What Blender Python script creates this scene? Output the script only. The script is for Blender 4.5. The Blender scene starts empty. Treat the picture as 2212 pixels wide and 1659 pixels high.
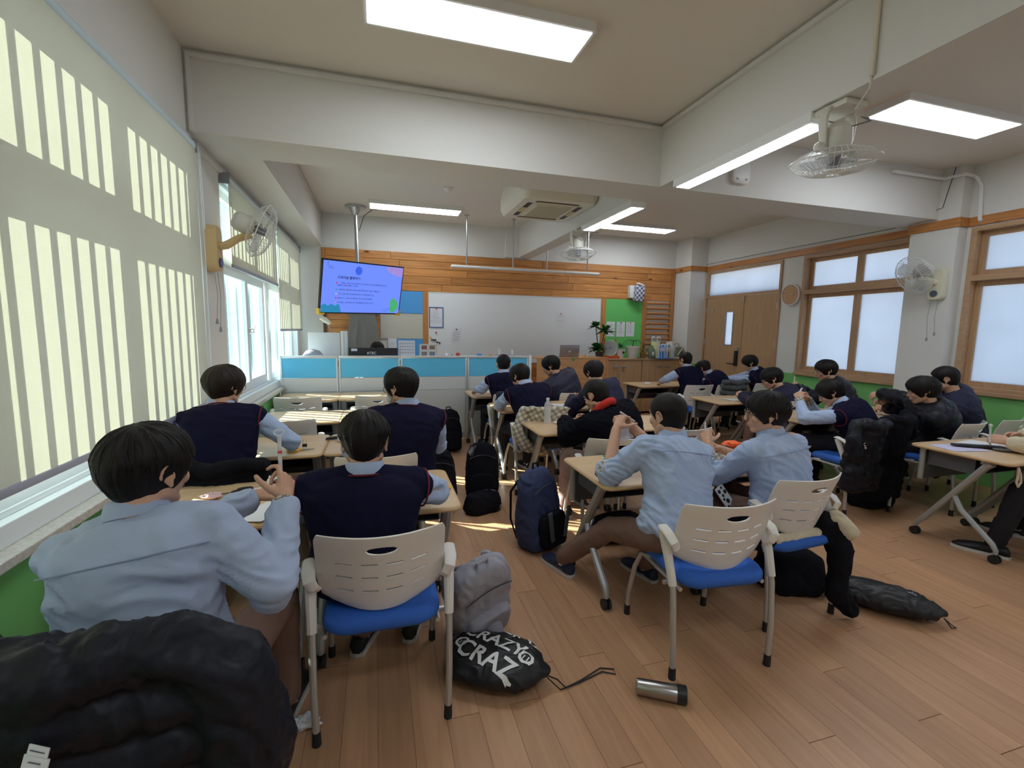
import bpy, bmesh, math, random
import numpy as np
from mathutils import Vector, Matrix, noise
random.seed(7)
sc = bpy.context.scene
COL = sc.collection
# ---------------------------------------------------------------- camera
RM = Matrix(((0.96038544, 0.01642608, -0.27819055),
             (-0.27817598, 0.11622557, -0.95347246),
             (0.01667104, 0.99308701, 0.11619068)))
cd = bpy.data.cameras.new('camera')
cam = bpy.data.objects.new('camera', cd); COL.objects.link(cam)
cam.matrix_world = Matrix.Translation((0, 0, 1.55)) @ RM.to_4x4()
cd.sensor_fit = 'HORIZONTAL'; cd.sensor_width = 36; cd.lens = 991.32/2212*36
cd.clip_start = .05; cd.clip_end = 200
sc.camera = cam
# ---------------------------------------------------------------- world, sun, exposure
w = bpy.data.worlds.new('sky'); sc.world = w; w.use_nodes = True
nt = w.node_tree; bg = nt.nodes['Background']
bg.inputs['Color'].default_value = (.60, .80, 1.0, 1); bg.inputs['Strength'].default_value = .78
sd = bpy.data.lights.new('sun', 'SUN'); sd.energy = 17.0; sd.angle = math.radians(.6); sd.color = (1, .93, .80)
sun = bpy.data.objects.new('sun', sd); COL.objects.link(sun)
sun.rotation_euler = Vector((2.3, -1.3, -1.5)).to_track_quat('-Z', 'Y').to_euler()
LAMP = 9.0
vs = sc.view_settings
vs.view_transform = 'Standard'; vs.look = 'None'; vs.gamma = 1; vs.exposure = 0.76; vs.use_curve_mapping = False
cy = sc.cycles
cy.max_bounces = 8; cy.diffuse_bounces = 5; cy.glossy_bounces = 3; cy.transmission_bounces = 6; cy.transparent_max_bounces = 8
cy.sample_clamp_indirect = 6; cy.caustics_reflective = False; cy.caustics_refractive = False
# ---------------------------------------------------------------- helpers
PI = math.pi
def R(d): return math.radians(d)
def put(o, parent=None):
    COL.objects.link(o)
    if parent is not None: o.parent = parent
    return o
def tag(o, label=None, cat=None, group=None, kind=None):
    if label: o['label'] = label
    if cat: o['category'] = cat
    if group: o['group'] = group
    if kind: o['kind'] = kind
    return o
def thing(name, label, cat, loc=(0, 0, 0), rz=0, group=None):
    o = bpy.data.objects.new(name, None); o.empty_display_size = .05; COL.objects.link(o)
    o.location = loc; o.rotation_euler = (0, 0, rz)
    return tag(o, label, cat, group)
def dup(o, loc, rz=0, label=None, group=None, parent=None, skip=()):
    c = o.copy(); COL.objects.link(c)
    if parent is not None: c.parent = parent
    else: c.location = loc; c.rotation_euler = (0, 0, rz)
    if label: c['label'] = label
    if group: c['group'] = group
    for ch in list(o.children):
        if ch.name.split('.')[0] in skip: continue
        dup(ch, None, parent=c)
    return c
MC = {}
def mat(name, col, rough=.6, metal=0, bump=0, bs=200, var=0, vsc=6, trans=0, alpha=1, spec=.5, emit=None, es=0, sheen=0, stretch=(1, 1, 1), coord='Object', ior=1.45):
    if name in MC: return MC[name]
    m = bpy.data.materials.new(name); m.use_nodes = True; MC[name] = m
    t = m.node_tree; b = t.nodes['Principled BSDF']
    b.inputs['Base Color'].default_value = (*col, 1); b.inputs['Roughness'].default_value = rough
    b.inputs['Metallic'].default_value = metal; b.inputs['Transmission Weight'].default_value = trans
    b.inputs['Alpha'].default_value = alpha; b.inputs['Specular IOR Level'].default_value = spec; b.inputs['IOR'].default_value = ior
    if sheen: b.inputs['Sheen Weight'].default_value = sheen
    if emit: b.inputs['Emission Color'].default_value = (*emit, 1); b.inputs['Emission Strength'].default_value = es
    if bump or var:
        tc = t.nodes.new('ShaderNodeTexCoord'); mp = t.nodes.new('ShaderNodeMapping'); mp.inputs['Scale'].default_value = stretch
        t.links.new(tc.outputs[coord], mp.inputs[0])
    if bump:
        n = t.nodes.new('ShaderNodeTexNoise'); n.inputs['Scale'].default_value = bs; n.inputs['Detail'].default_value = 3
        t.links.new(mp.outputs[0], n.inputs[0])
        bp = t.nodes.new('ShaderNodeBump'); bp.inputs['Strength'].default_value = bump; bp.inputs['Distance'].default_value = .003
        t.links.new(n.outputs[0], bp.inputs['Height']); t.links.new(bp.outputs[0], b.inputs['Normal'])
    if var:
        n = t.nodes.new('ShaderNodeTexNoise'); n.inputs['Scale'].default_value = vsc; n.inputs['Detail'].default_value = 4
        t.links.new(mp.outputs[0], n.inputs[0])
        mx = t.nodes.new('ShaderNodeMix'); mx.data_type = 'RGBA'
        mx.inputs[6].default_value = (*[c*(1-var) for c in col], 1); mx.inputs[7].default_value = (*[min(1, c*(1+var)) for c in col], 1)
        t.links.new(n.outputs[0], mx.inputs[0]); t.links.new(mx.outputs[2], b.inputs['Base Color'])
    return m
def wood(name, c1, c2, axis=1, sc_=3, rough=.45, ringy=1, knots=False, rnd=.25):
    """grain stretched along one axis; every plank object shifts its own tone"""
    if name in MC: return MC[name]
    m = bpy.data.materials.new(name); m.use_nodes = True; MC[name] = m
    t = m.node_tree; b = t.nodes['Principled BSDF']; b.inputs['Roughness'].default_value = rough
    tc = t.nodes.new('ShaderNodeTexCoord'); oi = t.nodes.new('ShaderNodeObjectInfo')
    ge = t.nodes.new('ShaderNodeNewGeometry')
    mp = t.nodes.new('ShaderNodeMapping'); s = [14*sc_]*3; s[axis] = .9*sc_; mp.inputs['Scale'].default_value = s
    va = t.nodes.new('ShaderNodeVectorMath'); va.operation = 'ADD'
    vm = t.nodes.new('ShaderNodeVectorMath'); vm.operation = 'SCALE'; vm.inputs['Scale'].default_value = 9.0
    cb = t.nodes.new('ShaderNodeCombineXYZ')
    for i in range(3): t.links.new(oi.outputs['Random'], cb.inputs[i])
    t.links.new(cb.outputs[0], vm.inputs[0]); t.links.new(tc.outputs['Object'], va.inputs[0]); t.links.new(vm.outputs[0], va.inputs[1])
    t.links.new(va.outputs[0], mp.inputs[0])
    n = t.nodes.new('ShaderNodeTexNoise'); n.inputs['Scale'].default_value = 1; n.inputs['Detail'].default_value = 6; n.inputs['Distortion'].default_value = 1.2*ringy
    t.links.new(mp.outputs[0], n.inputs[0])
    cr = t.nodes.new('ShaderNodeValToRGB'); cr.color_ramp.elements[0].color = (*c1, 1); cr.color_ramp.elements[1].color = (*c2, 1)
    cr.color_ramp.elements[0].position = .32; cr.color_ramp.elements[1].position = .68
    t.links.new(n.outputs[0], cr.inputs[0]); out = cr.outputs[0]
    if knots:
        v = t.nodes.new('ShaderNodeTexVoronoi'); v.inputs['Scale'].default_value = .78
        m2 = t.nodes.new('ShaderNodeMapping'); s2 = [7.0]*3; s2[axis] = 2.6; m2.inputs['Scale'].default_value = s2
        t.links.new(va.outputs[0], m2.inputs[0]); t.links.new(m2.outputs[0], v.inputs[0])
        k = t.nodes.new('ShaderNodeValToRGB'); k.color_ramp.elements[0].position = .05; k.color_ramp.elements[1].position = .13
        k.color_ramp.elements[0].color = (.16, .06, .02, 1); k.color_ramp.elements[1].color = (1, 1, 1, 1)
        t.links.new(v.outputs['Distance'], k.inputs[0])
        mk = t.nodes.new('ShaderNodeMix'); mk.data_type = 'RGBA'; mk.blend_type = 'MULTIPLY'; mk.inputs[0].default_value = 1
        t.links.new(out, mk.inputs[6]); t.links.new(k.outputs[0], mk.inputs[7]); out = mk.outputs[2]
    hs = t.nodes.new('ShaderNodeHueSaturation')
    ma = t.nodes.new('ShaderNodeMath'); ma.operation = 'MULTIPLY_ADD'; ma.inputs[1].default_value = rnd; ma.inputs[2].default_value = 1-rnd/2
    t.links.new(oi.outputs['Random'], ma.inputs[0]); t.links.new(ma.outputs[0], hs.inputs['Value']); t.links.new(out, hs.inputs['Color'])
    t.links.new(hs.outputs[0], b.inputs['Base Color'])
    bp = t.nodes.new('ShaderNodeBump'); bp.inputs['Strength'].default_value = .12; bp.inputs['Distance'].default_value = .002
    t.links.new(n.outputs[0], bp.inputs['Height']); t.links.new(bp.outputs[0], b.inputs['Normal'])
    return m
def V(*a): return np.array(a, float)
def nrm(a):
    a = np.array(a, float); l = np.linalg.norm(a); return a/l if l > 1e-9 else a
def frame(d, up=(0, 0, 1)):
    d = nrm(d); u = np.array(up, float)
    if abs(d@u) > .97: u = V(0, 1, 0) if abs(d[1]) < .9 else V(1, 0, 0)
    a = nrm(np.cross(u, d)); b = np.cross(d, a); return a, b, d
def rz3(a):
    c, s = math.cos(a), math.sin(a); return np.array([[c, -s, 0], [s, c, 0], [0, 0, 1.]])
def rx3(a):
    c, s = math.cos(a), math.sin(a); return np.array([[1, 0, 0], [0, c, -s], [0, s, c.real]])
def ry3(a):
    c, s = math.cos(a), math.sin(a); return np.array([[c, 0, s], [0, 1, 0], [-s, 0, c]])
class MB:
    jr = random.Random(11)
    def __init__(s): s.v = []; s.f = []; s.n = 0
    def add(s, v, f):
        s.v.append(np.asarray(v, float)); s.f += [tuple(i+s.n for i in q) for q in f]; s.n += len(v); return s
    def box(s, c, d, rot=None, taper=1):
        x, y, z = [q/2 for q in d]
        p = np.array([(-x, -y, -z), (x, -y, -z), (x, y, -z), (-x, y, -z), (-x*taper, -y*taper, z), (x*taper, -y*taper, z), (x*taper, y*taper, z), (-x*taper, y*taper, z)])
        if rot is not None: p = p@np.asarray(rot).T
        return s.add(p+np.array(c, float), [(0, 3, 2, 1), (4, 5, 6, 7), (0, 1, 5, 4), (1, 2, 6, 5), (2, 3, 7, 6), (3, 0, 4, 7)])
    def b2(s, lo, hi):
        JR = s.jr; lo = np.array([q+JR.uniform(-3e-4, 3e-4) for q in lo]); hi = np.array([q+JR.uniform(-3e-4, 3e-4) for q in hi]); return s.box((lo+hi)/2, hi-lo)
    def cyl(s, a, b, r0, r1=None, n=12, caps=True):
        r1 = r0 if r1 is None else r1; a = np.array(a, float); b = np.array(b, float); u, w_, d = frame(b-a)
        th = np.arange(n)*2*PI/n; c = np.cos(th)[:, None]*u+np.sin(th)[:, None]*w_
        f = [(i, (i+1) % n, n+(i+1) % n, n+i) for i in range(n)]
        if caps: f += [tuple(range(n))[::-1], tuple(range(n, 2*n))]
        return s.add(np.vstack([a+c*r0, b+c*r1]), f)
    def tube(s, pts, r, n=8, closed=False, flat=1):
        P = [np.array(p, float) for p in pts]; k = len(P); rs = r if hasattr(r, '__len__') else [r]*k
        th = np.arange(n)*2*PI/n; vs_ = []; u = None
        for i in range(k):
            if closed: d = P[(i+1) % k]-P[i-1]
            else: d = P[min(i+1, k-1)]-P[max(i-1, 0)]
            d = nrm(d)
            if u is None: u = frame(d)[0]
            u = nrm(u-d*(u@d)); w_ = np.cross(d, u)
            vs_.append(P[i]+rs[i]*(np.cos(th)[:, None]*u+flat*np.sin(th)[:, None]*w_))
        f = []
        for i in range(k if closed else k-1):
            j = (i+1) % k
            f += [(i*n+q, i*n+(q+1) % n, j*n+(q+1) % n, j*n+q) for q in range(n)]
        if not closed: f += [tuple(range(n))[::-1], tuple((k-1)*n+q for q in range(n))]
        return s.add(np.vstack(vs_), f)
    def sph(s, c, r, n=12, m=8, rot=None):
        r = np.array(r if hasattr(r, '__len__') else (r, r, r), float); p = [(0, 0, 1)]
        for i in range(1, m):
            a = PI*i/m; p += [(math.sin(a)*math.cos(2*PI*j/n), math.sin(a)*math.sin(2*PI*j/n), math.cos(a)) for j in range(n)]
        p.append((0, 0, -1)); p = np.array(p)*r
        if rot is not None: p = p@np.asarray(rot).T
        f = [(0, 1+j, 1+(j+1) % n) for j in range(n)]
        for i in range(m-2):
            f += [(1+i*n+j, 1+(i+1)*n+j, 1+(i+1)*n+(j+1) % n, 1+i*n+(j+1) % n) for j in range(n)]
        e = len(p)-1; f += [(e, 1+(m-2)*n+(j+1) % n, 1+(m-2)*n+j) for j in range(n)]
        return s.add(p+np.array(c, float), f)
    def cap(s, a, b, ra, rb, n=10):
        """tapered capsule"""
        a = np.array(a, float); b = np.array(b, float); u, w_, d = frame(b-a); th = np.arange(n)*2*PI/n
        ring = np.cos(th)[:, None]*u+np.sin(th)[:, None]*w_; L = []
        for k in (0, 1, 2, 3): q = PI/2*(1-k/3); L.append((a-d*ra*math.sin(q), ra*math.cos(q)+1e-5))
        for k in (0, 1, 2, 3): q = PI/2*k/3; L.append((b+d*rb*math.sin(q), rb*math.cos(q)+1e-5))
        v = np.vstack([c+ring*r_ for c, r_ in L]); k = len(L)
        f = [(i*n+q, i*n+(q+1) % n, (i+1)*n+(q+1) % n, (i+1)*n+q) for i in range(k-1) for q in range(n)]
        f += [tuple(range(n))[::-1], tuple((k-1)*n+q for q in range(n))]
        return s.add(v, f)
    def loft(s, rings, caps=True, closed=False):
        n = len(rings[0]); k = len(rings); v = np.vstack(rings)
        f = [(i*n+q, i*n+(q+1) % n, ((i+1) % k)*n+(q+1) % n, ((i+1) % k)*n+q) for i in range(k if closed else k-1) for q in range(n)]
        if caps and not closed: f += [tuple(range(n))[::-1], tuple((k-1)*n+q for q in range(n))]
        return s.add(v, f)
    def lathe(s, prof, c=(0, 0, 0), n=20, rot=None):
        rings = []
        for r_, z in prof:
            th = np.arange(n)*2*PI/n; p = np.stack([np.cos(th)*max(r_, 1e-5), np.sin(th)*max(r_, 1e-5), np.full(n, z)], 1)
            if rot is not None: p = p@np.asarray(rot).T
            rings.append(p+np.array(c, float))
        return s.loft(rings)
    def prism(s, poly, o, u, w_, dirn, depth):
        """poly in plane o+u*a+w*b, extruded along dirn"""
        o, u, w_, dirn = [np.array(q, float) for q in (o, u, w_, dirn)]
        p = np.array([o+u*a+w_*b for a, b in poly]); n = len(p)
        f = [tuple(range(n))[::-1], tuple(range(n, 2*n))]+[(i, (i+1) % n, n+(i+1) % n, n+i) for i in range(n)]
        return s.add(np.vstack([p, p+dirn*depth]), f)
    def mesh(s, name='m'):
        me = bpy.data.meshes.new(name); me.from_pydata(np.vstack(s.v).tolist(), [], s.f); me.update(); return me
    def build(s, name, m, parent=None, label=None, bev=0, seg=2, ang=35, smooth=True, kind=None, loc=None, fixn=True):
        me = s.mesh(name)
        if fixn or bev:
            bm = bmesh.new(); bm.from_mesh(me)
            if fixn: bmesh.ops.recalc_face_normals(bm, faces=bm.faces)
            if bev:
                es = [e for e in bm.edges if len(e.link_faces) == 2 and e.calc_face_angle(0) > R(40)]
                bmesh.ops.bevel(bm, geom=es, offset=bev, segments=seg, affect='EDGES', profile=.5, clamp_overlap=True)
            bm.to_mesh(me); bm.free()
        if smooth:
            me.shade_smooth(); me.set_sharp_from_angle(angle=R(ang))
        for q in (m if isinstance(m, (list, tuple)) else [m]): me.materials.append(q)
        o = bpy.data.objects.new(name, me); put(o, parent)
        if loc is not None: o.location = loc
        return tag(o, label, kind=kind)
def rrect(w_, h, r, n=5):
    p = []
    for cx, cy_, a0 in ((w_/2-r, h/2-r, 0), (-w_/2+r, h/2-r, 90), (-w_/2+r, -h/2+r, 180), (w_/2-r, -h/2+r, 270)):
        p += [(cx+r*math.cos(R(a0+90*i/n)), cy_+r*math.sin(R(a0+90*i/n))) for i in range(n+1)]
    return p
TMP = bpy.data.collections.new('tmp_build'); COL.children.link(TMP)
def evalmesh(me, mods):
    o = bpy.data.objects.new('t', me); TMP.objects.link(o)
    for typ, kw in mods:
        m = o.modifiers.new('m', typ)
        for k, v_ in kw.items(): setattr(m, k, v_)
    dg = bpy.context.evaluated_depsgraph_get(); dg.update()
    r_ = bpy.data.meshes.new_from_object(o.evaluated_get(dg)); bpy.data.objects.remove(o); bpy.data.meshes.remove(me)
    return r_
def text(s, size, m, parent, loc, rot, name='lettering', align='LEFT', depth=.0006, xs=1, sp=1, shear=0, bold=0):
    c = bpy.data.curves.new('t', 'FONT'); c.body = s; c.size = size; c.extrude = depth; c.align_x = align; c.align_y = 'CENTER'
    c.space_character = sp; c.shear = shear; c.offset = bold; c.resolution_u = 2
    o = bpy.data.objects.new('t', c); TMP.objects.link(o); bpy.context.view_layer.update()
    dg = bpy.context.evaluated_depsgraph_get(); me = bpy.data.meshes.new_from_object(o.evaluated_get(dg)); bpy.data.objects.remove(o)
    me.materials.clear(); me.materials.append(m)
    p = bpy.data.objects.new(name, me); put(p, parent); p.location = loc
    if isinstance(rot, Matrix): p.rotation_euler = rot.to_euler()
    else: p.rotation_euler = rot
    p.scale = (xs, 1, 1); return p
# ================================================================ materials
wallm = mat('wall_paint', (.74, .735, .71), .85, bump=.15, bs=60, var=.03, vsc=2)
beamm = mat('beam_paint', (.72, .71, .68), .8, bump=.1, bs=50, var=.02, vsc=2)
ceilm = mat('ceiling_paint', (.75, .715, .65), .9, bump=.1, bs=80, var=.02, vsc=1.5)
greenm = mat('green_paint', (.22, .58, .18), .5, bump=.05, bs=40, var=.06, vsc=3)
pvc = mat('white_pvc', (.78, .82, .85), .35)
stone = mat('sill_stone', (.62, .58, .52), .7, bump=.5, bs=160, var=.35, vsc=60)
pine = wood('pine_boards', (.44, .17, .045), (.66, .30, .09), axis=0, sc_=1.6, knots=True, rnd=.3)
piney = wood('pine_trim', (.46, .18, .05), (.64, .29, .09), axis=1, sc_=1.6, knots=True, rnd=.2)
pinez = wood('pine_posts', (.44, .17, .045), (.62, .28, .085), axis=2, sc_=1.6, knots=True, rnd=.2)
tanw = wood('window_frame_wood', (.44, .27, .15), (.54, .34, .195), axis=2, sc_=2, rnd=.1)
tany = wood('window_rail_wood', (.44, .27, .15), (.54, .34, .195), axis=1, sc_=2, rnd=.1)
doorw = wood('door_veneer', (.42, .26, .14), (.50, .315, .17), axis=2, sc_=2.2, rnd=.08)
floorw = wood('floor_planks', (.50, .275, .15), (.59, .34, .19), axis=1, sc_=1.7, rough=.36, rnd=.16)
dark = mat('black_plastic', (.02, .02, .022), .45)
steel = mat('brushed_steel', (.55, .55, .56), .35, metal=1)
chrome = mat('chrome', (.8, .8, .82), .15, metal=1)
ivory = mat('ivory_plastic', (.72, .68, .56), .45)
greyp = mat('grey_plastic', (.28, .29, .31), .5)
whitep = mat('white_plastic', (.80, .80, .79), .4)
paper = mat('white_paper', (.80, .81, .86), .9, var=.03, vsc=20)
ink = mat('dark_ink', (.05, .05, .08), .8)
yel = mat('yellow_plastic', (.85, .50, .02), .4)
redp = mat('red_plastic', (.65, .06, .04), .45)
bluep = mat('blue_plastic', (.08, .30, .75), .45)
blackfab = mat('black_fabric', (.009, .009, .013), .9, bump=.5, bs=300, spec=.15)
def frosted(name, col):
    m = bpy.data.materials.new(name); m.use_nodes = True; t = m.node_tree; t.nodes.clear()
    o = t.nodes.new('ShaderNodeOutputMaterial'); a = t.nodes.new('ShaderNodeBsdfTranslucent'); a.inputs[0].default_value = (*col, 1)
    g = t.nodes.new('ShaderNodeBsdfGlossy'); g.inputs['Roughness'].default_value = .35; g.inputs[0].default_value = (.8, .9, 1, 1)
    tc = t.nodes.new('ShaderNodeTexCoord'); n = t.nodes.new('ShaderNodeTexNoise'); n.inputs['Scale'].default_value = 1.6; n.inputs['Detail'].default_value = 2
    t.links.new(tc.outputs['Object'], n.inputs[0]); cr = t.nodes.new('ShaderNodeValToRGB')
    cr.color_ramp.elements[0].position = .35; cr.color_ramp.elements[1].position = .65
    cr.color_ramp.elements[0].color = (*[c*.9 for c in col], 1); cr.color_ramp.elements[1].color = (*col, 1)
    t.links.new(n.outputs[0], cr.inputs[0]); t.links.new(cr.outputs[0], a.inputs[0])
    mx = t.nodes.new('ShaderNodeMixShader'); mx.inputs[0].default_value = .06
    t.links.new(a.outputs[0], mx.inputs[1]); t.links.new(g.outputs[0], mx.inputs[2]); t.links.new(mx.outputs[0], o.inputs[0]); MC[name] = m; return m
frost = frosted('frosted_glass', (.41, .46, .58))
def clearg():
    m = bpy.data.materials.new('clear_glass'); m.use_nodes = True; t = m.node_tree; t.nodes.clear()
    o = t.nodes.new('ShaderNodeOutputMaterial'); a = t.nodes.new('ShaderNodeBsdfTransparent'); a.inputs[0].default_value = (.70, .86, .92, 1)
    g = t.nodes.new('ShaderNodeBsdfGlossy'); g.inputs['Roughness'].default_value = .03
    mx = t.nodes.new('ShaderNodeMixShader'); mx.inputs[0].default_value = .06
    t.links.new(a.outputs[0], mx.inputs[1]); t.links.new(g.outputs[0], mx.inputs[2]); t.links.new(mx.outputs[0], o.inputs[0]); return m
cglass = clearg()
def fabricm():
    m = bpy.data.materials.new('blind_fabric'); m.use_nodes = True; t = m.node_tree; t.nodes.clear()
    o = t.nodes.new('ShaderNodeOutputMaterial'); a = t.nodes.new('ShaderNodeBsdfTranslucent'); a.inputs[0].default_value = (.80, .75, .56, 1)
    g = t.nodes.new('ShaderNodeBsdfDiffuse'); g.inputs[0].default_value = (.62, .60, .53, 1)
    tc = t.nodes.new('ShaderNodeTexCoord'); wv = t.nodes.new('ShaderNodeTexWave'); wv.bands_direction = 'Z'; wv.inputs['Scale'].default_value = 90; wv.inputs['Distortion'].default_value = .5
    t.links.new(tc.outputs['Object'], wv.inputs[0]); bp = t.nodes.new('ShaderNodeBump'); bp.inputs['Strength'].default_value = .25; bp.inputs['Distance'].default_value = .002
    t.links.new(wv.outputs['Fac'], bp.inputs['Height']); t.links.new(bp.outputs[0], g.inputs['Normal'])
    mx = t.nodes.new('ShaderNodeMixShader'); mx.inputs[0].default_value = .86
    t.links.new(a.outputs[0], mx.inputs[1]); t.links.new(g.outputs[0], mx.inputs[2]); t.links.new(mx.outputs[0], o.inputs[0]); return m
fabric = fabricm()
lampm = mat('lamp_diffuser', (.9, .95, 1), .5, emit=(.86, .93, 1.0), es=LAMP)
# ================================================================ room shell
XL, XA, X2, X3, XR, XP = -1.214, -.852, 2.445, 2.675, 6.134, 5.756
YF, YB, B1, B1b, YP = 8.142, -1.6, 3.757, 4.196, 7.656
H, HB = 3.367, 2.848
def S(name, m, *boxes, parent=None, bev=0, label=None):
    b = MB()
    for lo, hi in boxes: b.b2(lo, hi)
    o = b.build(name, m, parent, bev=bev, smooth=False, fixn=False, label=label)
    if parent is None: o['kind'] = 'structure'
    return o
fl = S('floor', mat('floor_seam', (.24, .12, .06), .6), ((XL-.3, YB-.2, -.12), (XR+.3, YF+.2, -.004)))
S('ceiling', ceilm, ((XL-.3, YB-.2, H), (XR+.3, YF+.2, H+.1)))
wl = S('wall_left', wallm, ((XL-.24, YB, 0), (XL, YF, .80)), ((XL-.24, YB, 2.75), (XL, YF, H)), ((XL-.24, 3.72, .80), (XL, 4.36, 2.75)), ((XL-.24, YB, .80), (XL, 0, 2.75)), ((XL-.24, 8.0, .80), (XL, YF, 2.75)))
S('wainscot', greenm, ((XL, YB, 0), (XL+.008, 6.34, .765)), parent=wl)
S('wall_back', wallm, ((XL, YB-.1, 0), (XR, YB, H)))
wf = S('wall_front', wallm, ((XL-.24, YF, 0), (XR+.3, YF+.12, H)))
wr = S('wall_right', wallm, ((XR, YB, 2.72), (XR+.2, YF, H)), ((XR, YB, 0), (XR+.2, 5.9, .96)), ((XR, 5.52, .96), (XR+.2, 5.9, 2.72)), ((XR, 3.5, .96), (XR+.2, 4.02, 2.72)), ((XR, 7.66, 0), (XR+.2, YF, 2.72)))
S('wainscot', greenm, ((XR-.012, YB, 0), (XR, 5.86, .965)), ((XP, 7.64, 0), (XR, YP, .965)), parent=wr)
S('pillar_front_right', wallm, ((XP, YP, 0), (XR, YF, H)))
S('pillar_right', wallm, ((5.99, 3.55, 0), (XR, 4.02, H)))
cap = S('ceiling_beam', beamm, ((XL, B1, HB), (XR, B1b, H)))
S('ceiling_beam', beamm, ((X2, YB, HB), (X3, B1, H)))
S('ceiling_beam', beamm, ((X2, B1b, HB), (X3, YF, H)))
S('ceiling_beam', beamm, ((XL, B1b, HB), (XA, YF, H)))
S('wall_pilaster', wallm, ((2.2, YF-.05, HB), (X2, YF, H)))
# slim coving and cable trunking along the beams
S('trim_1', beamm, ((XL+.02, B1-.03, H-.055), (X2, B1, H-.025)), bev=.004)
S('trim_2', beamm, ((XL+.02, B1-.025, HB+.0), (XL+.045, B1, H-.03)))
S('trim_3', beamm, ((X2-.03, .4, H-.05), (X2, B1, H-.02)))
S('trim_4', beamm, ((XA, B1b, H-.05), (XA+.02, YF, H-.03)))
S('trim_5', beamm, ((XL, .0, 2.775), (XL+.022, 6.2, 2.80)))
# stone window ledge
S('sill_stone', stone, ((XL-.02, YB, .765), (XL+.075, 6.33, .80)), bev=.004)
# floor planks: 300 nearest single, the rest joined
PW, PL = .132, 1.15
pl_me = []
for k in range(4):
    b = MB(); L = PL-.003; b.b2((-PW/2+.0007, -L/2, -.004), (PW/2-.0007, L/2, 0)); pl_me.append(b)
proto = [b.build('plank', floorw, fl, smooth=False, fixn=False) for b in pl_me[:1]][0]
cells = []
nx = int((XR-XL)/PW)+1; rnd = random.Random(3)
for i in range(nx):
    x = XL+PW/2+i*PW; off = rnd.random()*PL
    for j in range(-3, 10):
        y = off+j*PL-.6
        if YB-.5 < y < YF+.3:
            rel = Vector((x, y, 0))-cam.location; d = rel.length
            f = rel@Vector((.278, .953, -.116)); vis = f > .3 and abs(rel@Vector((.96, -.278, .017)))/f < 1.35
            cells.append((d if vis else d+20, x, y))
cells.sort(); first = True
for d, x, y in cells[:296]:
    if first: o = proto; first = False
    else: o = proto.copy(); put(o, fl)
    o.location = (x, y, 0)
b = MB(); L = PL-.003
for d, x, y in cells[296:]: b.b2((x-PW/2+.0008, y-L/2, -.006), (x+PW/2-.0008, y+L/2, 0))
b.build('planks_beyond', floorw, fl, smooth=False, fixn=False, kind='stuff')
# ================================================================ front wall panelling
zt = 2.825; rr = random.Random(5)
for r_ in range(5):
    z0 = 2.185+r_*.128; x = -.80
    while x < 5.66:
        L = rr.uniform(1.0, 2.4); x1 = min(5.66, x+L)
        if 5.66-x1 < .35: x1 = 5.66
        b = MB(); b.b2((x+.002, YF-.022, z0+.002), (x1-.002, YF, z0+.126)); b.build('plank', pine, wf, bev=.004, seg=1, smooth=False); x = x1
for r_ in range(10):
    z0 = .905+r_*.128
    if z0 < 2.1: MB().b2((-.80, YF-.02, z0+.002), (.03, YF, z0+.126)).build('plank', pine, wf, bev=.004, seg=1, smooth=False)
for r_ in range(13):
    z0 = .88+r_*.1
    b = MB(); b.tube([(5.12, YF-.008, z0+.05), (5.66, YF-.008, z0+.05)], .046, n=10, flat=.5); b.build('plank', pine, wf)
for r_ in range(5): MB().b2((2.1, YF-.02, .3+r_*.128), (2.9, YF, .3+r_*.128+.126)).build('plank', pine, wf, bev=.004, seg=1, smooth=False)
for x0, x1, z0, z1 in ((-.86, -.80, .8, zt), (.745, .84, .85, 2.185), (4.125, 4.235, .85, 2.185), (5.03, 5.125, .85, 2.185), (5.655, 5.745, .85, zt)):
    MB().b2((x0, YF-.03, z0), (x1, YF, z1)).build('post', pinez, wf, bev=.006, smooth=False)
# trim band on the right wall
S('trim_6', piney, ((XR-.02, YP-.01, 2.735), (XR, 7.67, 2.83)), ((XR-.02, -.5, 2.735), (XR, 3.54, 2.83)), ((XR-.02, 4.02, 2.735), (XR, YP-.01, 2.83)), bev=.004)
S('trim_7', piney, ((XP-.02, YP-.02, 2.735), (XP, YF-.03, 2.83)), ((XP-.02, YP-.02, 2.735), (XR-.02, YP, 2.83)), bev=.004)
S('trim_8', piney, ((5.97, 3.53, 2.735), (5.99, 4.04, 2.83)), ((5.97, 3.53, 2.735), (XR-.02, 3.55, 2.83)), bev=.004)
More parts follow.
